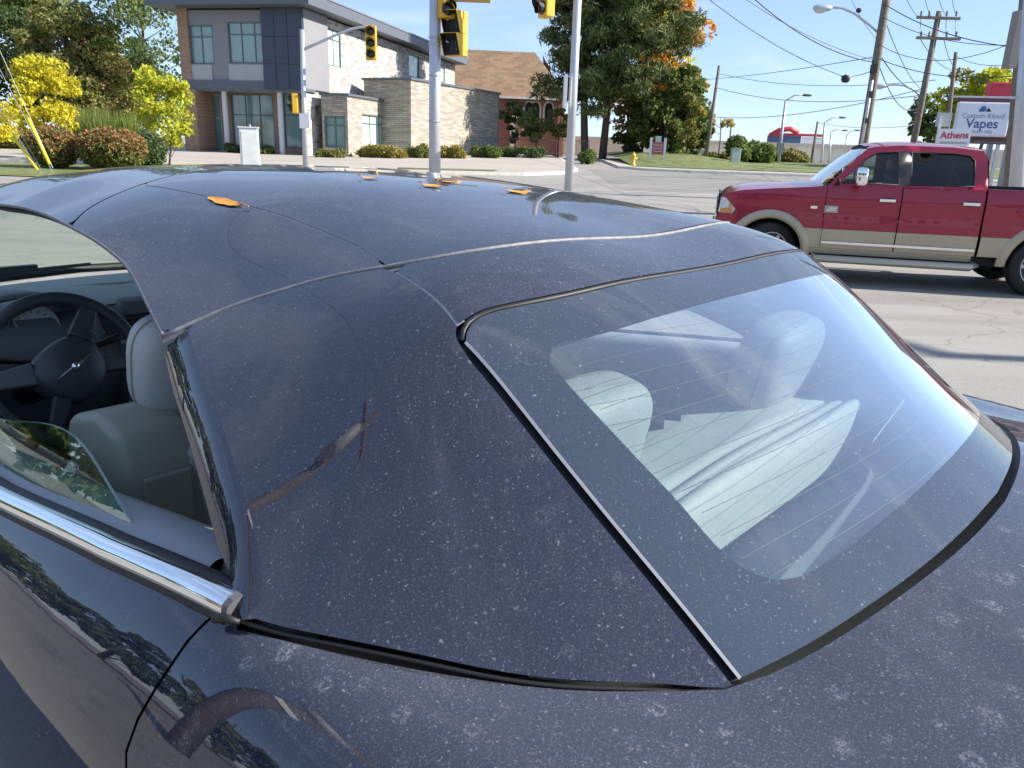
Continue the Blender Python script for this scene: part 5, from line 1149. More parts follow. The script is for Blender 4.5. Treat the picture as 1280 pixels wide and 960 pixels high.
e, b = wood_pole(1, 1078, 186, 1108, 0, 27, .16, 'stout leaning wooden pole with lamp arm rising behind the pickup bonnet', 1.25); lamp_arm(e, b, [(1098, 41), (1085, 30), (1068, 17), (1052, 10), (1038, 9.5)], 27)
for py, s_ in ((86, .25), (118, .2), (151, .16)): MB().box(at(1087 + (118 - py) * .16, py, 26.85) - b, (s_ * .6, .2, s_)).build('junction_box', SIGB, e)
MB().tube([at(1076, 186, 26.8) - b, at(1083, 145, 26.8) - b, at(1090, 100, 26.8) - b], .05, 8).build('cable_guard', GALV, e, True)
e, b = wood_pole(2, 1142, 178, 1174, 14, 40, .17, 'wooden pole with double crossarms behind the pickup cab', 1.0); lamp_arm(e, b, [(1152, 122), (1142, 113), (1130, 107), (1118, 106), (1108, 107)], 40)
for py, w in ((22.5, 49), (48, 50)):
    x0 = 1173 - (py - 14) * .19; MB().box(at(1173, py, 39.9) - b, (w * 40 / 970, .12, .12)).build('crossarm', WOOD, e)
    for k in (-22, -12, 10, 22): 
        p = at(1173 + k, py - 2, 39.9) - b; MB().lathe([(.03, 0), (.06, .06), (.03, .1), (.06, .14), (.02, .26)], p, 8).build('insulator', mat('porcelain', (.20, .18, .17), .3), e, True)
for k in (-22, 10, 22): MB().cyl(at(1173 + k, 22, 39.9) - b, at(1172 + k, 47, 39.9) - b, .02).build('hanger', GALV, e)
wood_pole(3, 1182, 178, 1195, 65, 54, .16, 'thinner wooden pole between the crossarm pole and the shop signs')
wood_pole(4, 881, 206, 899, 82, 60, .14, 'thin leaning wooden pole at the far roadside')
e, b = wood_pole(5, 1262, 230, 1279, 20, 21, .15, 'dark wooden pole at the right edge behind the steel pole', 1.3); MB().box(at(1268, 50, 20.8) - b, (.2, .3, 1.3)).build('transformer_box', mat('weathered_box', (.22, .20, .18), .8), e)
b, t = pole_between(1270, 235, 1284, 60, 18.0); e = empty('steel_pole', b, 0, 'pale steel pole at the right edge of the photo', 'pole'); MB().tube([(0, 0, 0), (t - b) * 1.4], [.15, .14], 16).build('pole', GALV, e, True); MB().tube([at(1262, 122, 18) - b, at(1290, 122, 18) - b], .03).build('bracket', GALV, e)
for n_, (xb, yb_, xt, yt, d, arm_, lab) in enumerate(((972, 212, 982, 126, 66, (1009, 119), 'grey street light with a single arm in front of the overpass'), (1026, 210, 1031, 153, 84, (1053, 147), 'distant street light above the pickup bonnet'), (1013, 210, 1022, 152, 78, None, 'thin bare pole left of the distant street lights'), (1036, 205, 1039, 165, 100, (1056, 163), 'smallest distant street light on the overpass'), (1056, 195, 1059, 168, 104, (1072, 163), 'far street light just left of the stout pole'), (911, 190, 914, 157, 98, None, 'short far pole behind the roadside shrub'))):
    b, t = pole_between(xb, yb_, xt, yt, d); e = empty('street_light', b, 0, lab, 'street light', 'distant street lights'); MB().tube([(0, 0, 0), t - b], [.15, .09], 10).build('pole', GALV if arm_ else WOOD, e, True)
    if arm_:
        q = at(*arm_, d) - b; MB().tube([t - b, (t - b).lerp(q, .4) + Vector((0, 0, .25)), q], .05, 8).build('arm', GALV, e, True); superell('lamp_head', q, (.8, .3, .2), .7, .7, mat('lamp_dark', (.12, .12, .13), .5), e, None, 12, 8)
    if n_ == 0: MB().box(at(975, 186, 65.8) - b, (.5, .3, .9)).build('control_box', mat('grey_box', (.20, .22, .25), .6), e)
# pole of the car park behind the photographer (mirrored in the hardtop)
pb_ = Vector((-8.2, -.3, ground_z(-8.2, -.3))); e = empty('utility_pole', pb_, 0, 'wooden pole with white box left of the photographer, mirrored in the car paint', 'utility pole', 'wooden utility poles'); MB().tube([(0, 0, 0), (.1, 0, 5), (.1, .1, 10.2)], [.23, .21, .17], 14).build('pole', WOOD, e, True); POLES[6] = (e, pb_, Vector((.1, .1, 10.2)))
MB().box((.28, .02, 6.2), (.3, .4, .5)).build('notice_box', SIGNW, e); MB().lathe([(.0001, 0), (.28, .02), (.28, .8), (.2, .9), (.0001, .9)], (.42, .3, 8.0), 16).build('transformer', mat('transformer_grey', (.5, .5, .5), .5), e, True); MB().box((.1, .1, 9.6), (.12, 2.4, .12)).build('crossarm', WOOD, e)
lb = Vector((17.4, 5.4, 0.0)); e = empty('lamp_pole', lb, 0, 'lot lamp standing beyond the right edge whose bent shadow crosses the lot', 'pole'); MB().tube([(0, 0, -.1), (0, 0, 4), (0, 0, 8.3)], [.16, .14, .12], 12).build('pole', GALV, e, True); MB().tube([(0, 0, 8.25), (0, 1.2, 8.5), (-.1, 3.6, 8.4)], .09, 8).build('arm', GALV, e, True); MB().box((-.1, 3.9, 8.36), (.4, .8, .2)).build('lamp_head', GALV, e)
# shop signs on a frame
def text_mesh(name, s, size, m, parent, Mx, ext=.004, bold=0.0):
    cu = bpy.data.curves.new(name, 'FONT'); cu.body = s; cu.size = size; cu.align_x = 'CENTER'; cu.align_y = 'CENTER'; cu.extrude = ext; cu.offset = bold
    o = bpy.data.objects.new(name, cu); me = bpy.data.meshes.new_from_object(o); bpy.data.objects.remove(o); q = link(name, me, m, parent); q.matrix_basis = Mx; return q
dS = 33.0; c = at(1227, 149.5, dS); g_ = Vector((c.x, dS, ground_z(c.x, dS))); VS = empty('shop_sign', g_, rad(-10), 'white vape shop sign with blue lettering above the pickup cab', 'sign'); hz = c.z - g_.z; FX = Matrix.Rotation(rad(90), 4, 'X')
bevel(MB().box((0, 0, hz), (1.98, .22, 1.30)).build('cabinet', mat('sign_frame', (.60, .62, .66), .5), VS), .05); MB().box((0, -.115, hz), (1.86, .02, 1.18)).build('face', mat('sign_paper', (.66, .70, .78), .45), VS); MB().box((.30, .18, hz - .05), (2.5, .06, 1.75)).build('backing_board', mat('maroon_board', (.10, .035, .045), .6), VS)
BLU = mat('letter_blue', (.05, .10, .26), .5); 
text_mesh('lettering', 'Vapes', .50, BLU, VS, Matrix.Translation((.0, -.132, hz - .17)) @ FX, bold=.006); text_mesh('lettering', 'Custom Kloud', .265, mat('letter_pale_blue', (.22, .28, .40), .5), VS, Matrix.Translation((0, -.132, hz + .13)) @ FX); text_mesh('lettering', '416-621-1022', .15, mat('letter_pale_blue', (.22, .28, .40), .5), VS, Matrix.Translation((0, -.132, hz - .47)) @ FX)
lg = MB(); lg.lathe([(.0001, .012), (.105, .012), (.105, 0)], (-.05, -.13, hz + .40), 24, Matrix.Rotation(rad(90), 3, 'X')); lg.box((-.14, -.136, hz + .34), (.12, .012, .10)); lg.build('emblem', mat('emblem_blue', (.04, .12, .38), .5), VS); lg = MB(); lg.add([(.04, -.15, hz + .30), (.24, -.15, hz + .30), (.13, -.15, hz + .44)], [(0, 1, 2)]); lg.build('emblem_peak', SIGB, VS)
for x in (-.8, .9): MB().box((x, .28, hz / 2), (.12, .12, hz + .6)).build('leg', GALV, VS)
MB().box((.1, .2, hz + .86), (2.6, .1, .07)).build('cross_rail', GALV, VS); MB().box((.3, .2, hz - .86), (2.6, .1, .09)).build('cross_rail', GALV, VS)
c = at(1192, 171.5, 30.5); g_ = Vector((c.x, 30.5, ground_z(c.x, 30.5))); AS = empty('shop_sign', g_, rad(-10), 'small white shop sign with red script lettering below the vape sign', 'sign'); hz = c.z - g_.z
MB().box((0, 0, hz), (1.12, .12, .58)).build('face', SIGNW, AS); text_mesh('lettering', 'Athens', .34, mat('letter_red', (.50, .05, .10), .5), AS, Matrix.Translation((0, -.07, hz + .06)) @ FX @ Matrix.Rotation(rad(2), 4, 'Z'), bold=.008); MB().box((0, -.066, hz - .20), (.95, .012, .07)).build('text_bar', mat('bar_grey', (.35, .37, .40), .5), AS)
for x in (-.52, .50): MB().box((x, .12, hz / 2), (.08, .08, hz + 1.5 if x < 0 else hz)).build('leg', SIGNW, AS)
MB().box((-.36, .3, hz + .62), (.5, .1, .50)).build('upper_plate', mat('plate_grey', (.40, .43, .42), .5), AS)
c = at(1252, 116, 36.5); g_ = Vector((c.x, 36.5, ground_z(c.x, 36.5))); RB = empty('red_canopy_sign', g_, rad(-8), 'plain red box sign above the vape sign at the right', 'sign'); hz = c.z - g_.z; bevel(MB().box((0, 0, hz + .1), (1.15, .6, .62)).build('box', mat('box_red', (.55, .03, .06), .45), RB), .04); MB().box((0, 0, hz - .31), (1.12, .56, .20)).build('lower_skirt', mat('box_dark_red', (.20, .02, .03), .5), RB); MB().box((0, .1, hz / 2 - .25), (.2, .2, hz)).build('post', GALV, RB)  # skirt below the box in a darker red
# shop wall at the right edge
sb = on_ground(1300, 34); SH = empty('shop_building', sb, rad(-10), 'grey shop wall with pale posts at the right edge', 'building'); hh = at(1280, 150, 34).z - sb.z
MB().box((1.6, 1.2, hh / 2), (4.4, 2.0, hh)).build('wall', mat('shop_grey', (.33, .33, .33), .7, noise=.1, nscale=1), SH); MB().box((1.6, .1, hh + .08), (4.8, 2.4, .16)).build('roof_edge', mat('shop_trim', (.45, .45, .46), .5), SH)
for x in (-.75, -.2): MB().box((x, -.1, hh / 2), (.12, .12, hh)).build('post', GALV, SH)
# wires
def wire(p, q, sag, r, name='overhead_wire', lab=None, grp=None):
    p = Vector(p); q = Vector(q); n = 18; pts = [p.lerp(q, i / n) - Vector((0, 0, sag * 4 * (i / n) * (1 - i / n))) for i in range(n + 1)]
    return tag(MB().tube(pts, r * .62, 5).build(name, WIRE_M, None, True), lab, 'wire', grp)
GW = 'overhead wires across the sky'
W = [((885, -2), 24, (1056, 96), 26.6, .2, .018, 'cable from the top of the photo down to the splice case'), ((1058, 96), 26.6, (1093, 87), 27, .05, .018, 'short cable from the splice case to the stout pole'), ((925, -6), 24, (1096, 76), 27, .2, .014, 'thin cable falling to the stout pole'), ((940, -4), 24, (1094, 78), 27, .3, .026, 'thick cable falling to the stout pole with lamp arm'),
 ((780, 96), 75, (1094, 71), 27, .5, .02, 'long wire level with the top of the far leaning pole'), ((1095, 72), 27, (1290, 92), 22, .3, .02, 'long wire from the stout pole to the right edge'), ((899, 92), 60, (1170, 100), 40, .5, .025, 'upper wire between the leaning pole and the crossarm pole'), ((897, 110), 60, (1160, 118), 40, .6, .03, 'middle wire between the leaning pole and the crossarm pole'), ((885, 146), 60, (1150, 112), 40, .5, .03, 'low wire rising from the leaning pole to the crossarm pole'),
 ((1104, 4), 27, (1282, 60), 21, .25, .022, 'thick cable from the stout pole down to the right edge'), ((1101, 20), 27, (1290, 55), 21, .3, .016, 'thin cable from the stout pole to the right edge pole'), ((1098, 55), 27, (1290, 42), 21, .55, .016, 'sagging cable dipping behind the crossarm pole'), ((1096, 62), 27, (1152, 115), 40, .3, .03, 'drop wire from the stout pole to the crossarm pole'), ((1108, 30), 27, (1152, 112), 40, .25, .022, 'upper drop wire between the two big poles'), ((1100, 85), 27, (1146, 136), 40, .5, .026, 'slack loop hanging between the two big poles'),
 ((1148, 21), 40, (1120, -40), 28, .2, .02, 'wire from the left end of the crossarm up out of view'), ((1164, 20), 40, (1150, -40), 28, .2, .02, 'wire from the crossarm centre left up out of view'), ((1183, 20), 40, (1166, -40), 28, .2, .02, 'wire from the crossarm centre right up out of view'), ((1196, 20), 40, (1186, -40), 28, .2, .02, 'wire from the right end of the crossarm up out of view'), ((1150, 48), 40, (1192, 88), 54, .3, .03, 'wire from the lower crossarm to the thinner pole'), ((1180, 50), 40, (1194, 84), 54, .2, .03, 'second wire from the lower crossarm to the thinner pole'), ((1195, 70), 54, (1290, 78), 30, .3, .025, 'wire from the thinner pole to the right edge'), ((1194, 86), 54, (1290, 108), 30, .3, .025, 'lower wire from the thinner pole to the right edge'), ((1022, 153), 78, (1190, 150), 54, .5, .03, 'faint low wire above the pickup roof'),
 ((1060, -10), 26, (1095, 48), 27, .1, .012, 'short drop wire with a clamp beside the stout pole')]
for p, d0, q, d1, sg_, r, lab in W: wire(at(*p, d0), at(*q, d1), sg_, r, lab='dark ' + lab, grp=GW)
c = at(1057, 98.5, 26.6); SPL = empty('splice_case', c, 0, 'black round splice case hanging on the cables left of the stout pole', 'splice case'); superell('case', (0, 0, 0), (.26, .24, .24), .8, .8, SIGB, SPL); MB().tube([(-.16, 0, .06), (0, 0, .13), (.16, 0, .05)], .02).build('clamp', GALV, SPL)
c = at(1073.5, 13, 26.4); SPL = empty('splice_case', c, 0, 'small black clamp hanging beside the lamp arm near the top', 'splice case'); superell('case', (0, 0, 0), (.16, .14, .14), .8, .8, SIGB, SPL); MB().tube([(-.1, 0, .03), (0, 0, .08), (.1, 0, .03)], .012).build('clamp', GALV, SPL)
# wires above and behind the photographer that the paint mirrors
GR = 'wires above the photographer'
t6 = POLES[6][1] + POLES[6][2]
for k, (tx, ty, tz, dz, lab) in enumerate(((-6, 45, 9.0, -.6, 'dark cable from the pole left of the photographer along the street'), (-12, -40, 9.4, -.2, 'dark cable from the pole left of the photographer to the trees'), (24, 34, 8.6, -1.2, 'dark cable from the pole left of the photographer over the car'))): wire(t6 + Vector((0, 0, dz)), (tx, ty, tz), .9, .010, lab=lab, grp=GR)
# ================================================================== the pickup (own axes: x forward from the front axle, y left, z up)
tf = at(966, 250, 10.95); tr_ = at(1286, 250, 10.2); tdir = Vector((tf.x - tr_.x, tf.y - tr_.y, 0)).normalized(); tlat = Vector((-tdir.y, tdir.x, 0))
TZ = -.168; torg = Vector((tf.x, tf.y, 0)) - tlat * 1.0; torg.z = TZ
TRUCK = empty('pickup_truck', torg, math.atan2(tdir.y, tdir.x), 'red crew cab pickup with beige lower panels turning in the road', 'pickup truck')
g = NT('truck_red'); co = g.n('TexCoord').outputs['Object']; nn = g.n('TexNoise', {'Vector': co, 'Scale': 3.0, 'Detail': 4.0}); cc = g.n('Mix', {0: nn.outputs[0], 6: (.27, .003, .024, 1), 7: (.33, .005, .032, 1)}, data_type='RGBA'); pp = g.n('BsdfPrincipled', {'Base Color': cc.outputs[2], 'Metallic': .25, 'Roughness': .35, 'Coat Weight': .7, 'Coat Roughness': .04}); g.n('OutputMaterial', {0: pp.outputs[0]}); TRED = g.m
TBEI = mat('truck_beige', (.42, .36, .25), .4, .2, noise=.08, nscale=2, coat=.7); TGL = make_glass('truck_glass', (.50, .58, .55), .015, .05); TGD = make_glass('privacy_glass', (.012, .014, .016)); TBLK = mat('truck_black', (.012, .012, .013), .6)
WB = -3.57
_zk = [.40, .55, .76, .95, 1.12, 1.28, 1.36, 1.55, 1.72, 1.84, 1.93]; _yk = [.955, .985, 1.0, 1.005, 1.0, .985, .955, .875, .795, .735, .70]
def tS(x, z):
    y = np.interp(z, _zk, _yk); f = np.clip((x - .25) / .8, 0, 1); y = y * (1 - .20 * f ** 2.2) ; crease = .008 * np.exp(-((z - 1.17) / .03) ** 2) - .012 * np.exp(-((z - .98) / .09) ** 2); return y + crease
def tmap(sg, off=0.0): return lambda A: np.c_[A[:, 0], sg * (tS(A[:, 0], A[:, 1]) + off), A[:, 1]]
def arc(cx, cz, r, a0, a1, n=16): return [(cx + r * math.cos(rad(a0 + (a1 - a0) * i / n)), cz + r * math.sin(rad(a0 + (a1 - a0) * i / n))) for i in range(n + 1)]
WZ = .405; AR = .50
def a_at(z): return math.degrees(math.asin((z - WZ) / AR))
HOOD = [(-.86, 1.325), (-.5, 1.30), (0, 1.262), (.4, 1.225), (.70, 1.175), (.86, 1.10)]
def side_panels(sg):
    sp = .76
    # front wing
    aA = a_at(sp); wing_ = HOOD + [(.90, .95), (.90, sp)] + arc(0, WZ, AR, aA, 180 - aA) + [(-.90, sp), (-.90, 1.325)]
    mapped_panel('front_wing', [wing_], .10, tmap(sg), TRED, TRUCK)
    for nm, x0, x1 in (('front_door', -.912, -2.028), ('rear_door', -2.040, -3.060)):
        dz = [(x0, sp), (x0, 1.33), (x1, 1.345), (x1, sp)]
        d = mapped_panel(nm, [dz], .10, tmap(sg), TRED, TRUCK); low = [(x0, .50), (x0, sp - .004), (x1, sp - .004), (x1, .50)]
        mapped_panel('lower_panel', [low], .10, tmap(sg, .004), TBEI, d)
        hx = x1 + .19; hy = tS(hx, 1.16); h = MB(); h.box((hx, sg * (hy + .028), 1.165), (.235, .022, .042)); bevel(h.build('handle', CHROME, d), .010, 2); h = MB(); h.box((hx, sg * (hy + .006), 1.165), (.16, .02, .06)); h.build('handle_cup', TBLK, d)
    sill = [(-.515, .50), (-.515, .44), (-3.03, .44), (-3.03, .497), (-.90, .497)]
    mapped_panel('sill', [[(-.60, .42), (-3.03, .42), (-3.03, .497), (-.60, .497)]], .2, tmap(sg, -.01), TBEI, TRUCK)
    mapped_panel('lower_wing', [[(-.905, .50), (-.905, sp - .004), (-.36, sp - .004), (-.47, .57), (-.49, .50)]], .1, tmap(sg, .004), TBEI, TRUCK)
    mb = MB(); y = tS(np.array([-1.]), np.array([.59]))[0] + .012; mb.box((-1.98, sg * y, .575), (2.12, .02, .032)); mb.build('side_moulding', CHROME, TRUCK)
    # bed side
    aB = a_at(sp); bed = [(-3.085, sp), (-3.085, 1.36), (-4.86, 1.36), (-4.88, 1.0), (-4.86, sp)] + [(WB - x, z) for x, z in arc(0, WZ, AR, aB, 180 - aB)][::1]
    mapped_panel('bed_side', [bed], .12, tmap(sg), TRED, TRUCK); mapped_panel('bed_lower', [[(-2.645, .50), (-2.645, sp - .004), (-3.09, sp - .004), (-2.98, .57), (-2.955, .50)]], .1, tmap(sg, .004), TBEI, TRUCK)
    mapped_panel('bed_lower', [[(-4.74, .52), (-4.74, sp - .004), (WB - .24, sp - .004), (WB - .35, .57), (WB - .36, .52)]], .1, tmap(sg, .004), TBEI, TRUCK)
    fc = MB(); fc.lathe([(.0001, .008), (.095, .008), (.10, 0)], (-3.30, sg * (tS(-3.3, 1.12) + .002), 1.10), 24, Matrix.Rotation(rad(-90 * sg), 3, 'X')); fc.build('fuel_cap', TRED, TRUCK, True)
    # wheel arch flares and liners
    for cx in (0, WB):
        P = np.array([[(cx + (AR - .005 + q) * math.cos(rad(t)), sg * (tS(cx + AR * math.cos(rad(t)), WZ + AR * math.sin(rad(t))) + o), WZ + (AR + q) * math.sin(rad(t))) for q, o in ((-.045, -.05), (-.04, .022), (0.0, .034), (.05, .030), (.075, .002))] for t in np.linspace(-2, 182, 37)])
        grid_mesh('wheel_flare', P, TBEI, TRUCK, flip=sg < 0)
        P = np.array([[(cx + (AR - .03) * math.cos(rad(t)), sg * yy, WZ + (AR - .03) * math.sin(rad(t))) for yy in (.97, .45)] for t in np.linspace(-5, 185, 25)]); grid_mesh('wheel_well', P, TBLK, TRUCK)
        MB().box((cx, sg * .45, .62), (.98, .02, .6)).build('well_wall', TBLK, TRUCK)
    # cab upper side with two window openings
    cab = [(-.93, 1.335), (-1.46, 1.80), (-1.60, 1.845), (-2.0, 1.872), (-2.6, 1.865), (-2.98, 1.83), (-3.05, 1.74), (-3.075, 1.345), (-2.03, 1.338)]
    win1 = [(-1.13, 1.372), (-1.50, 1.70), (-1.62, 1.762), (-1.94, 1.785), (-1.975, 1.372)]; win2 = [(-2.10, 1.375), (-2.09, 1.788), (-2.60, 1.785), (-2.80, 1.765), (-2.86, 1.70), (-2.875, 1.385)]
    cs = mapped_panel('cab_side', [cab, win1, win2], .10, tmap(sg), TRED, TRUCK)
    for nm, wnd, gm in (('front_side_window', win1, TGL), ('rear_side_window', win2, TGD)):
        o = mapped_panel(nm, [wnd], .15, tmap(sg, -.012), gm, TRUCK)
        pts = [(x, sg * (tS(x, z) + .001), z) for x, z in wnd]; MB().tube(pts, .011, 6, closed=True).build('window_seal', TBLK, o, True)
    mapped_panel('centre_pillar', [[(-1.975, 1.362), (-1.945, 1.795), (-2.085, 1.795), (-2.095, 1.362)]], .08, tmap(sg, .007), mat('pillar_black', (.05, .042, .036), .4), TRUCK)
    # mirror
    mm = MB(); mm.tube([(-1.10, sg * .93, 1.36), (-1.06, sg * 1.06, 1.40)], .035, 8); mr_ = mm.build('mirror_arm', TBLK, TRUCK, True); o = superell('mirror_shell', (-1.06, sg * 1.16, 1.46), (.15, .20, .24), .45, .45, CHROME, mr_); 
    # badges
    b1 = MB(); b1.box((-.60, sg * (tS(-.6, 1.04) + .006), 1.035), (.16, .012, .035)); b1.build('small_badge', CHROME, TRUCK)
    b2 = MB(); b2.box((-1.02, sg * (tS(-1.0, 1.02) + .006), 1.02), (.24, .012, .095)); q = bevel(b2.build('name_plate', mat('plate_pewter', (.40, .39, .37), .35, .7), TRUCK), .012); 
    for r_ in range(2):
        for k in range(6 if r_ else 5): MB().box((-1.10 + k * .028 + .01 * r_, sg * (tS(-1.0, 1.02) + .0135), 1.036 - r_ * .030), (.017, .004, .018)).build('raised_letter', CHROME, q)
    # step bar
    st = MB(); st.tube([(-.72, sg * .98, .385), (-.80, sg * 1.06, .36), (-3.0, sg * 1.06, .36), (-3.06, sg * .98, .385)], .052, 10); st.build('step_bar', mat('step_bar_beige', (.45, .42, .34), .35, .5), TRUCK, True)
    # headlight
    hp = [(.895, .905), (.86, 1.115), (.74, 1.105), (.50, .955), (.56, .905)]
    hl_ = mapped_panel('headlight', [hp], .08, tmap(sg, .006), mat('lamp_clear', (.62, .66, .70), .08, .3, noise=.2, nscale=12), TRUCK); mapped_panel('turn_lens', [[(.86, .912), (.85, .955), (.62, .975), (.57, .945), (.60, .912)]], .08, tmap(sg, .012), mat('amber_lens', (.75, .28, .03), .2), hl_); mapped_panel('side_marker', [[(.66, .99), (.65, 1.04), (.57, .99), (.60, .97)]], .05, tmap(sg, .012), mat('amber_lens', (.75, .28, .03), .2), hl_)
for sg in (1, -1): side_panels(sg)
# bonnet, windscreen, roof, rear glass
def span(name, L, m, crown=.04, n=13, inset=.004, yk=None):
    ys_ = np.linspace(-1, 1, n); P = np.array([[(x, y * (float(tS(x, z)) - inset), z + crown * (1 - y * y)) for y in ys_] for x, z in L]); return grid_mesh(name, P, m, TRUCK)
span('bonnet', HOOD, TRED, .05); span('windscreen', [(-.80, 1.335), (-1.05, 1.50), (-1.30, 1.68), (-1.50, 1.82)], TGL, .02)
span('roof', [(-1.48, 1.815), (-1.60, 1.845), (-2.0, 1.872), (-2.6, 1.865), (-2.98, 1.83), (-3.05, 1.75)], TRED, .06); span('cab_back', [(-3.05, 1.75), (-3.07, 1.70)], TRED, .0); span('rear_glass', [(-3.07, 1.70), (-3.085, 1.42)], TGD, 0); span('cab_rear_wall', [(-3.085, 1.42), (-3.085, .5)], TRED, 0)
MB().box((-.80, 0, 1.31), (.2, 1.7, .03)).build('cowl', TBLK, TRUCK)
MB().box((.90, 0, .90), (.05, 1.34, .50)).build('grille_back', TBLK, TRUCK)
gr = MB().box((.93, 0, 1.08), (.05, 1.36, .06)).build('grille', CHROME, TRUCK); MB().box((.935, 0, .90), (.04, .06, .36)).build('grille_bar', CHROME, gr); MB().box((.935, 0, .90), (.04, 1.3, .06)).build('grille_bar', CHROME, gr)
bevel(MB().box((.93, 0, .60), (.22, 1.86, .24)).build('front_bumper', CHROME, TRUCK), .05, 3); bevel(MB().box((-4.98, 0, .60), (.16, 1.9, .2)).build('rear_bumper', CHROME, TRUCK), .04, 3)
MB().box((-4.88, 0, .98), (.05, 1.80, .74)).build('tailgate', TRED, TRUCK); MB().box((-3.97, 0, .88), (1.75, 1.6, .04)).build('bed_floor', TBLK, TRUCK)
for sg in (1, -1): MB().box((-3.97, sg * .86, 1.13), (1.77, .10, .46)).build('bed_rail', TBLK, TRUCK)
MB().box((-2.0, 0, .42), (5.5, 1.5, .12)).build('chassis', TBLK, TRUCK); MB().box((-2.0, 0, .50), (2.1, 1.86, .06)).build('cab_floor', TBLK, TRUCK)
INT = mat('truck_interior', (.10, .085, .06), .8); MB().box((-1.0, 0, 1.18), (.38, 1.6, .26)).build('dashboard', INT, TRUCK); MB().box((-1.98, 0, 1.845), (1.0, 1.2, .015)).build('headlining', INT, TRUCK)
rm_ = MB(); a_ = np.linspace(0, 2 * math.pi, 28, endpoint=False); Rw = Matrix.Rotation(rad(-62), 3, 'Y'); rm_.tube([Rw @ Vector((.185 * math.cos(t), .185 * math.sin(t), 0)) + Vector((-1.28, .40, 1.25)) for t in a_], .016, 8, closed=True); rm_.build('steering_wheel', TBLK, TRUCK, True)
for x in (-1.85, -2.75):
    for sg in (1, -1):
        s_ = superell('seat', (x + .12, sg * .42, .80), (.55, .54, .22), .4, .4, INT, TRUCK); b_ = superell('backrest', (-.34, 0, .36), (.20, .54, .62), .4, .4, INT, s_, (0, rad(-14), 0)); superell('head_restraint', (-.42, 0, .76), (.11, .28, .20), .5, .5, INT, s_)
for sg in (1, -1):
    w = wheel('wheel', TRUCK, (0, sg * .86, WZ), .405, .275, 6, sg, rad(26), .66); wheel('wheel', TRUCK, (WB + .12, sg * .86, WZ), .405, .275, 6, sg, 0, .66)
_xo = [-5.2, -4.07, -3.57, -3.22, -3.085, -3.06, -2.875, -2.10, -2.03, -1.975, -1.13, -.9, -.55, 0, .5, .95, 1.1]; _xn = [-5.08, -3.95, -3.45, -3.05, -2.635, -2.61, -2.465, -1.71, -1.615, -1.56, -.845, -.68, -.53, 0, .48, .74, .84]
for o_ in [q for q in TRUCK.children if q.name.split('.')[0] != 'wheel']:
    for q in [o_] + list(o_.children):
        if o_.name.split('.')[0] == 'bed_lower': continue
        if o_.name.split('.')[0] in ('wheel_flare', 'wheel_well', 'well_wall'):
            if q.data.vertices[0].co.x < -1.5: q.location.x = .12
            continue
        if q.location.length > .01 or q.data.users > 1: q.location.x = float(np.interp(q.location.x, _xo, _xn)) if q.parent == TRUCK else q.location.x; continue
        if q.parent != TRUCK and q.parent.location.length > .01: continue
        co_ = np.empty(len(q.data.vertices) * 3); q.data.vertices.foreach_get('co', co_); co_ = co_.reshape(-1, 3); co_[:, 0] = np.interp(co_[:, 0], _xo, _xn); q.data.vertices.foreach_set('co', co_.ravel()); q.data.update()
# driver
TM = Matrix.Translation(torg) @ Matrix.Rotation(math.atan2(tdir.y, tdir.x), 4, 'Z')
J = [((-1.98, .42, .98), .15), ((-2.02, .42, 1.18), .155), ((-2.05, .42, 1.36), .15), ((-2.04, .42, 1.47), .062), ((-2.02, .42, 1.56), .085), ((-2.015, .42, 1.65), .095), ((-2.02, .42, 1.72), .06),
     ((-2.05, .62, 1.38), .072), ((-1.90, .68, 1.14), .052), ((-1.62, .58, 1.22), .042), ((-1.46, .54, 1.30), .04), ((-2.05, .22, 1.38), .072), ((-1.90, .16, 1.14), .052), ((-1.62, .26, 1.22), .042), ((-1.46, .28, 1.30), .04), ((-1.60, .53, .95), .09), ((-1.60, .31, .95), .09), ((-1.30, .53, .72), .06), ((-1.30, .31, .72), .06)]
Ed = [(0, 1), (1, 2), (2, 3), (3, 4), (4, 5), (5, 6), (2, 7), (7, 8), (8, 9), (9, 10), (2, 11), (11, 12), (12, 13), (13, 14), (0, 15), (0, 16), (15, 17), (16, 18)]
me = bpy.data.meshes.new('person'); me.from_pydata([p for p, r in J], Ed, []); o = bpy.data.objects.new('person', me); COL.objects.link(o); md = o.modifiers.new('skin', 'SKIN'); me.skin_vertices[0].data[0].use_root = True
for i, (p, r) in enumerate(J): me.skin_vertices[0].data[i].radius = (r, r)
ss = o.modifiers.new('sub', 'SUBSURF'); ss.levels = ss.render_levels = 2; me.materials.append(mat('dark_clothing', (.03, .032, .04), .85)); o.matrix_world = TM @ Matrix.Translation((.42, 0, 0)); tag(o, 'driver in dark clothing at the wheel of the red pickup', 'person')
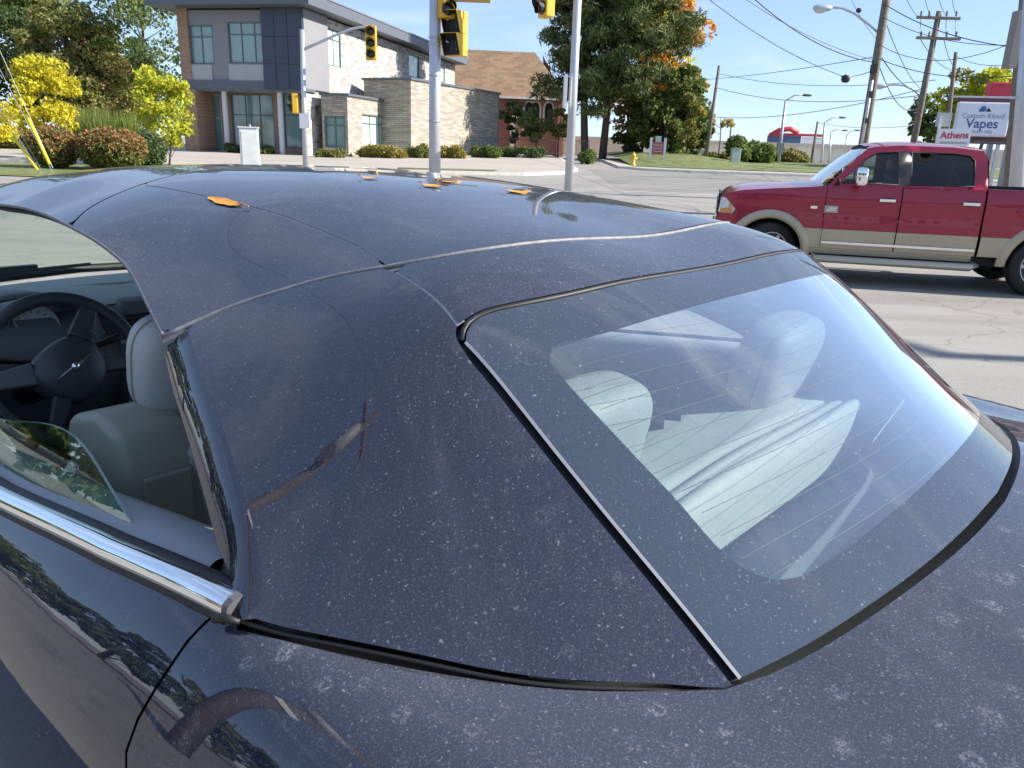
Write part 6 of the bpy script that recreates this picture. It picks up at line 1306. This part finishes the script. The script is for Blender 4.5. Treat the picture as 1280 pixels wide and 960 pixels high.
hd_ = superell('hair', (-2.03, .42, 1.665), (.235, .20, .20), .9, .9, mat('hair', (.02, .016, .013), .8), o, None, 18, 12); superell('face', (-1.965, .42, 1.61), (.16, .165, .22), .9, .9, mat('skin', (.38, .22, .16), .6), o, None, 18, 12)
# ================================================================== fallen leaves on the roof of the convertible
LEAFM = mat('fallen_leaf', (.72, .32, .03), .55, noise=.2, nscale=60); GL = 'fallen leaves on the convertible roof'
LV = [((1.405, .412), 3.07, .135, .022, 'long orange leaf lying near the driver side of the roof'), ((1.278, .164), .5, .035, .022, 'small orange leaf near the middle front of the roof'), ((1.122, .139), .3, .042, .026, 'orange leaf beside the mirrored signal pole on the roof'), ((1.150, .067), 1.2, .036, .022, 'orange leaf standing next to another on the roof'), ((1.008, .02), .9, .045, .026, 'single orange leaf towards the far side of the roof')]
for (q, a, ln, wd, lab) in LV:
    z0 = float(ROOF_Z([q])[0]); n = Vector(roof_n(np.array([q]))[0].tolist()); ux_ = Vector((math.cos(a), math.sin(a), 0)); ux_ = (ux_ - n * ux_.dot(n)).normalized(); vx = n.cross(ux_); m_ = 9; V = []; Fc = []
    for i in range(m_):
        t = i / (m_ - 1); w = wd * .5 * math.sin(math.pi * t) ** .8 * (1 + .15 * math.sin(i * 2.3)); c = ux_ * ln * (t - .5) + n * (.0012 + .001 * (t - .5) ** 2 * 4)
        for s_ in (-1, 0, 1): V.append(c + vx * w * s_ + n * (.0012 * abs(s_)))
    for i in range(m_ - 1):
        for j in range(2): Fc.append((i * 3 + j, i * 3 + j + 1, i * 3 + j + 4, i * 3 + j + 3))
    wp_ = CAR_M @ Vector((q[0], q[1], z0)); mb = MB(); mb.add([CAR_M.to_3x3() @ v for v in V], Fc); e = mb.build('fallen_leaf', LEAFM, None, True); e.location = wp_; tag(e, lab, 'leaf', GL); MB().tube([CAR_M.to_3x3() @ (ux_ * ln * .5 + n * .008), CAR_M.to_3x3() @ (ux_ * ln * .72 + n * .006)], .0012, 5).build('stalk', LEAFM, e)
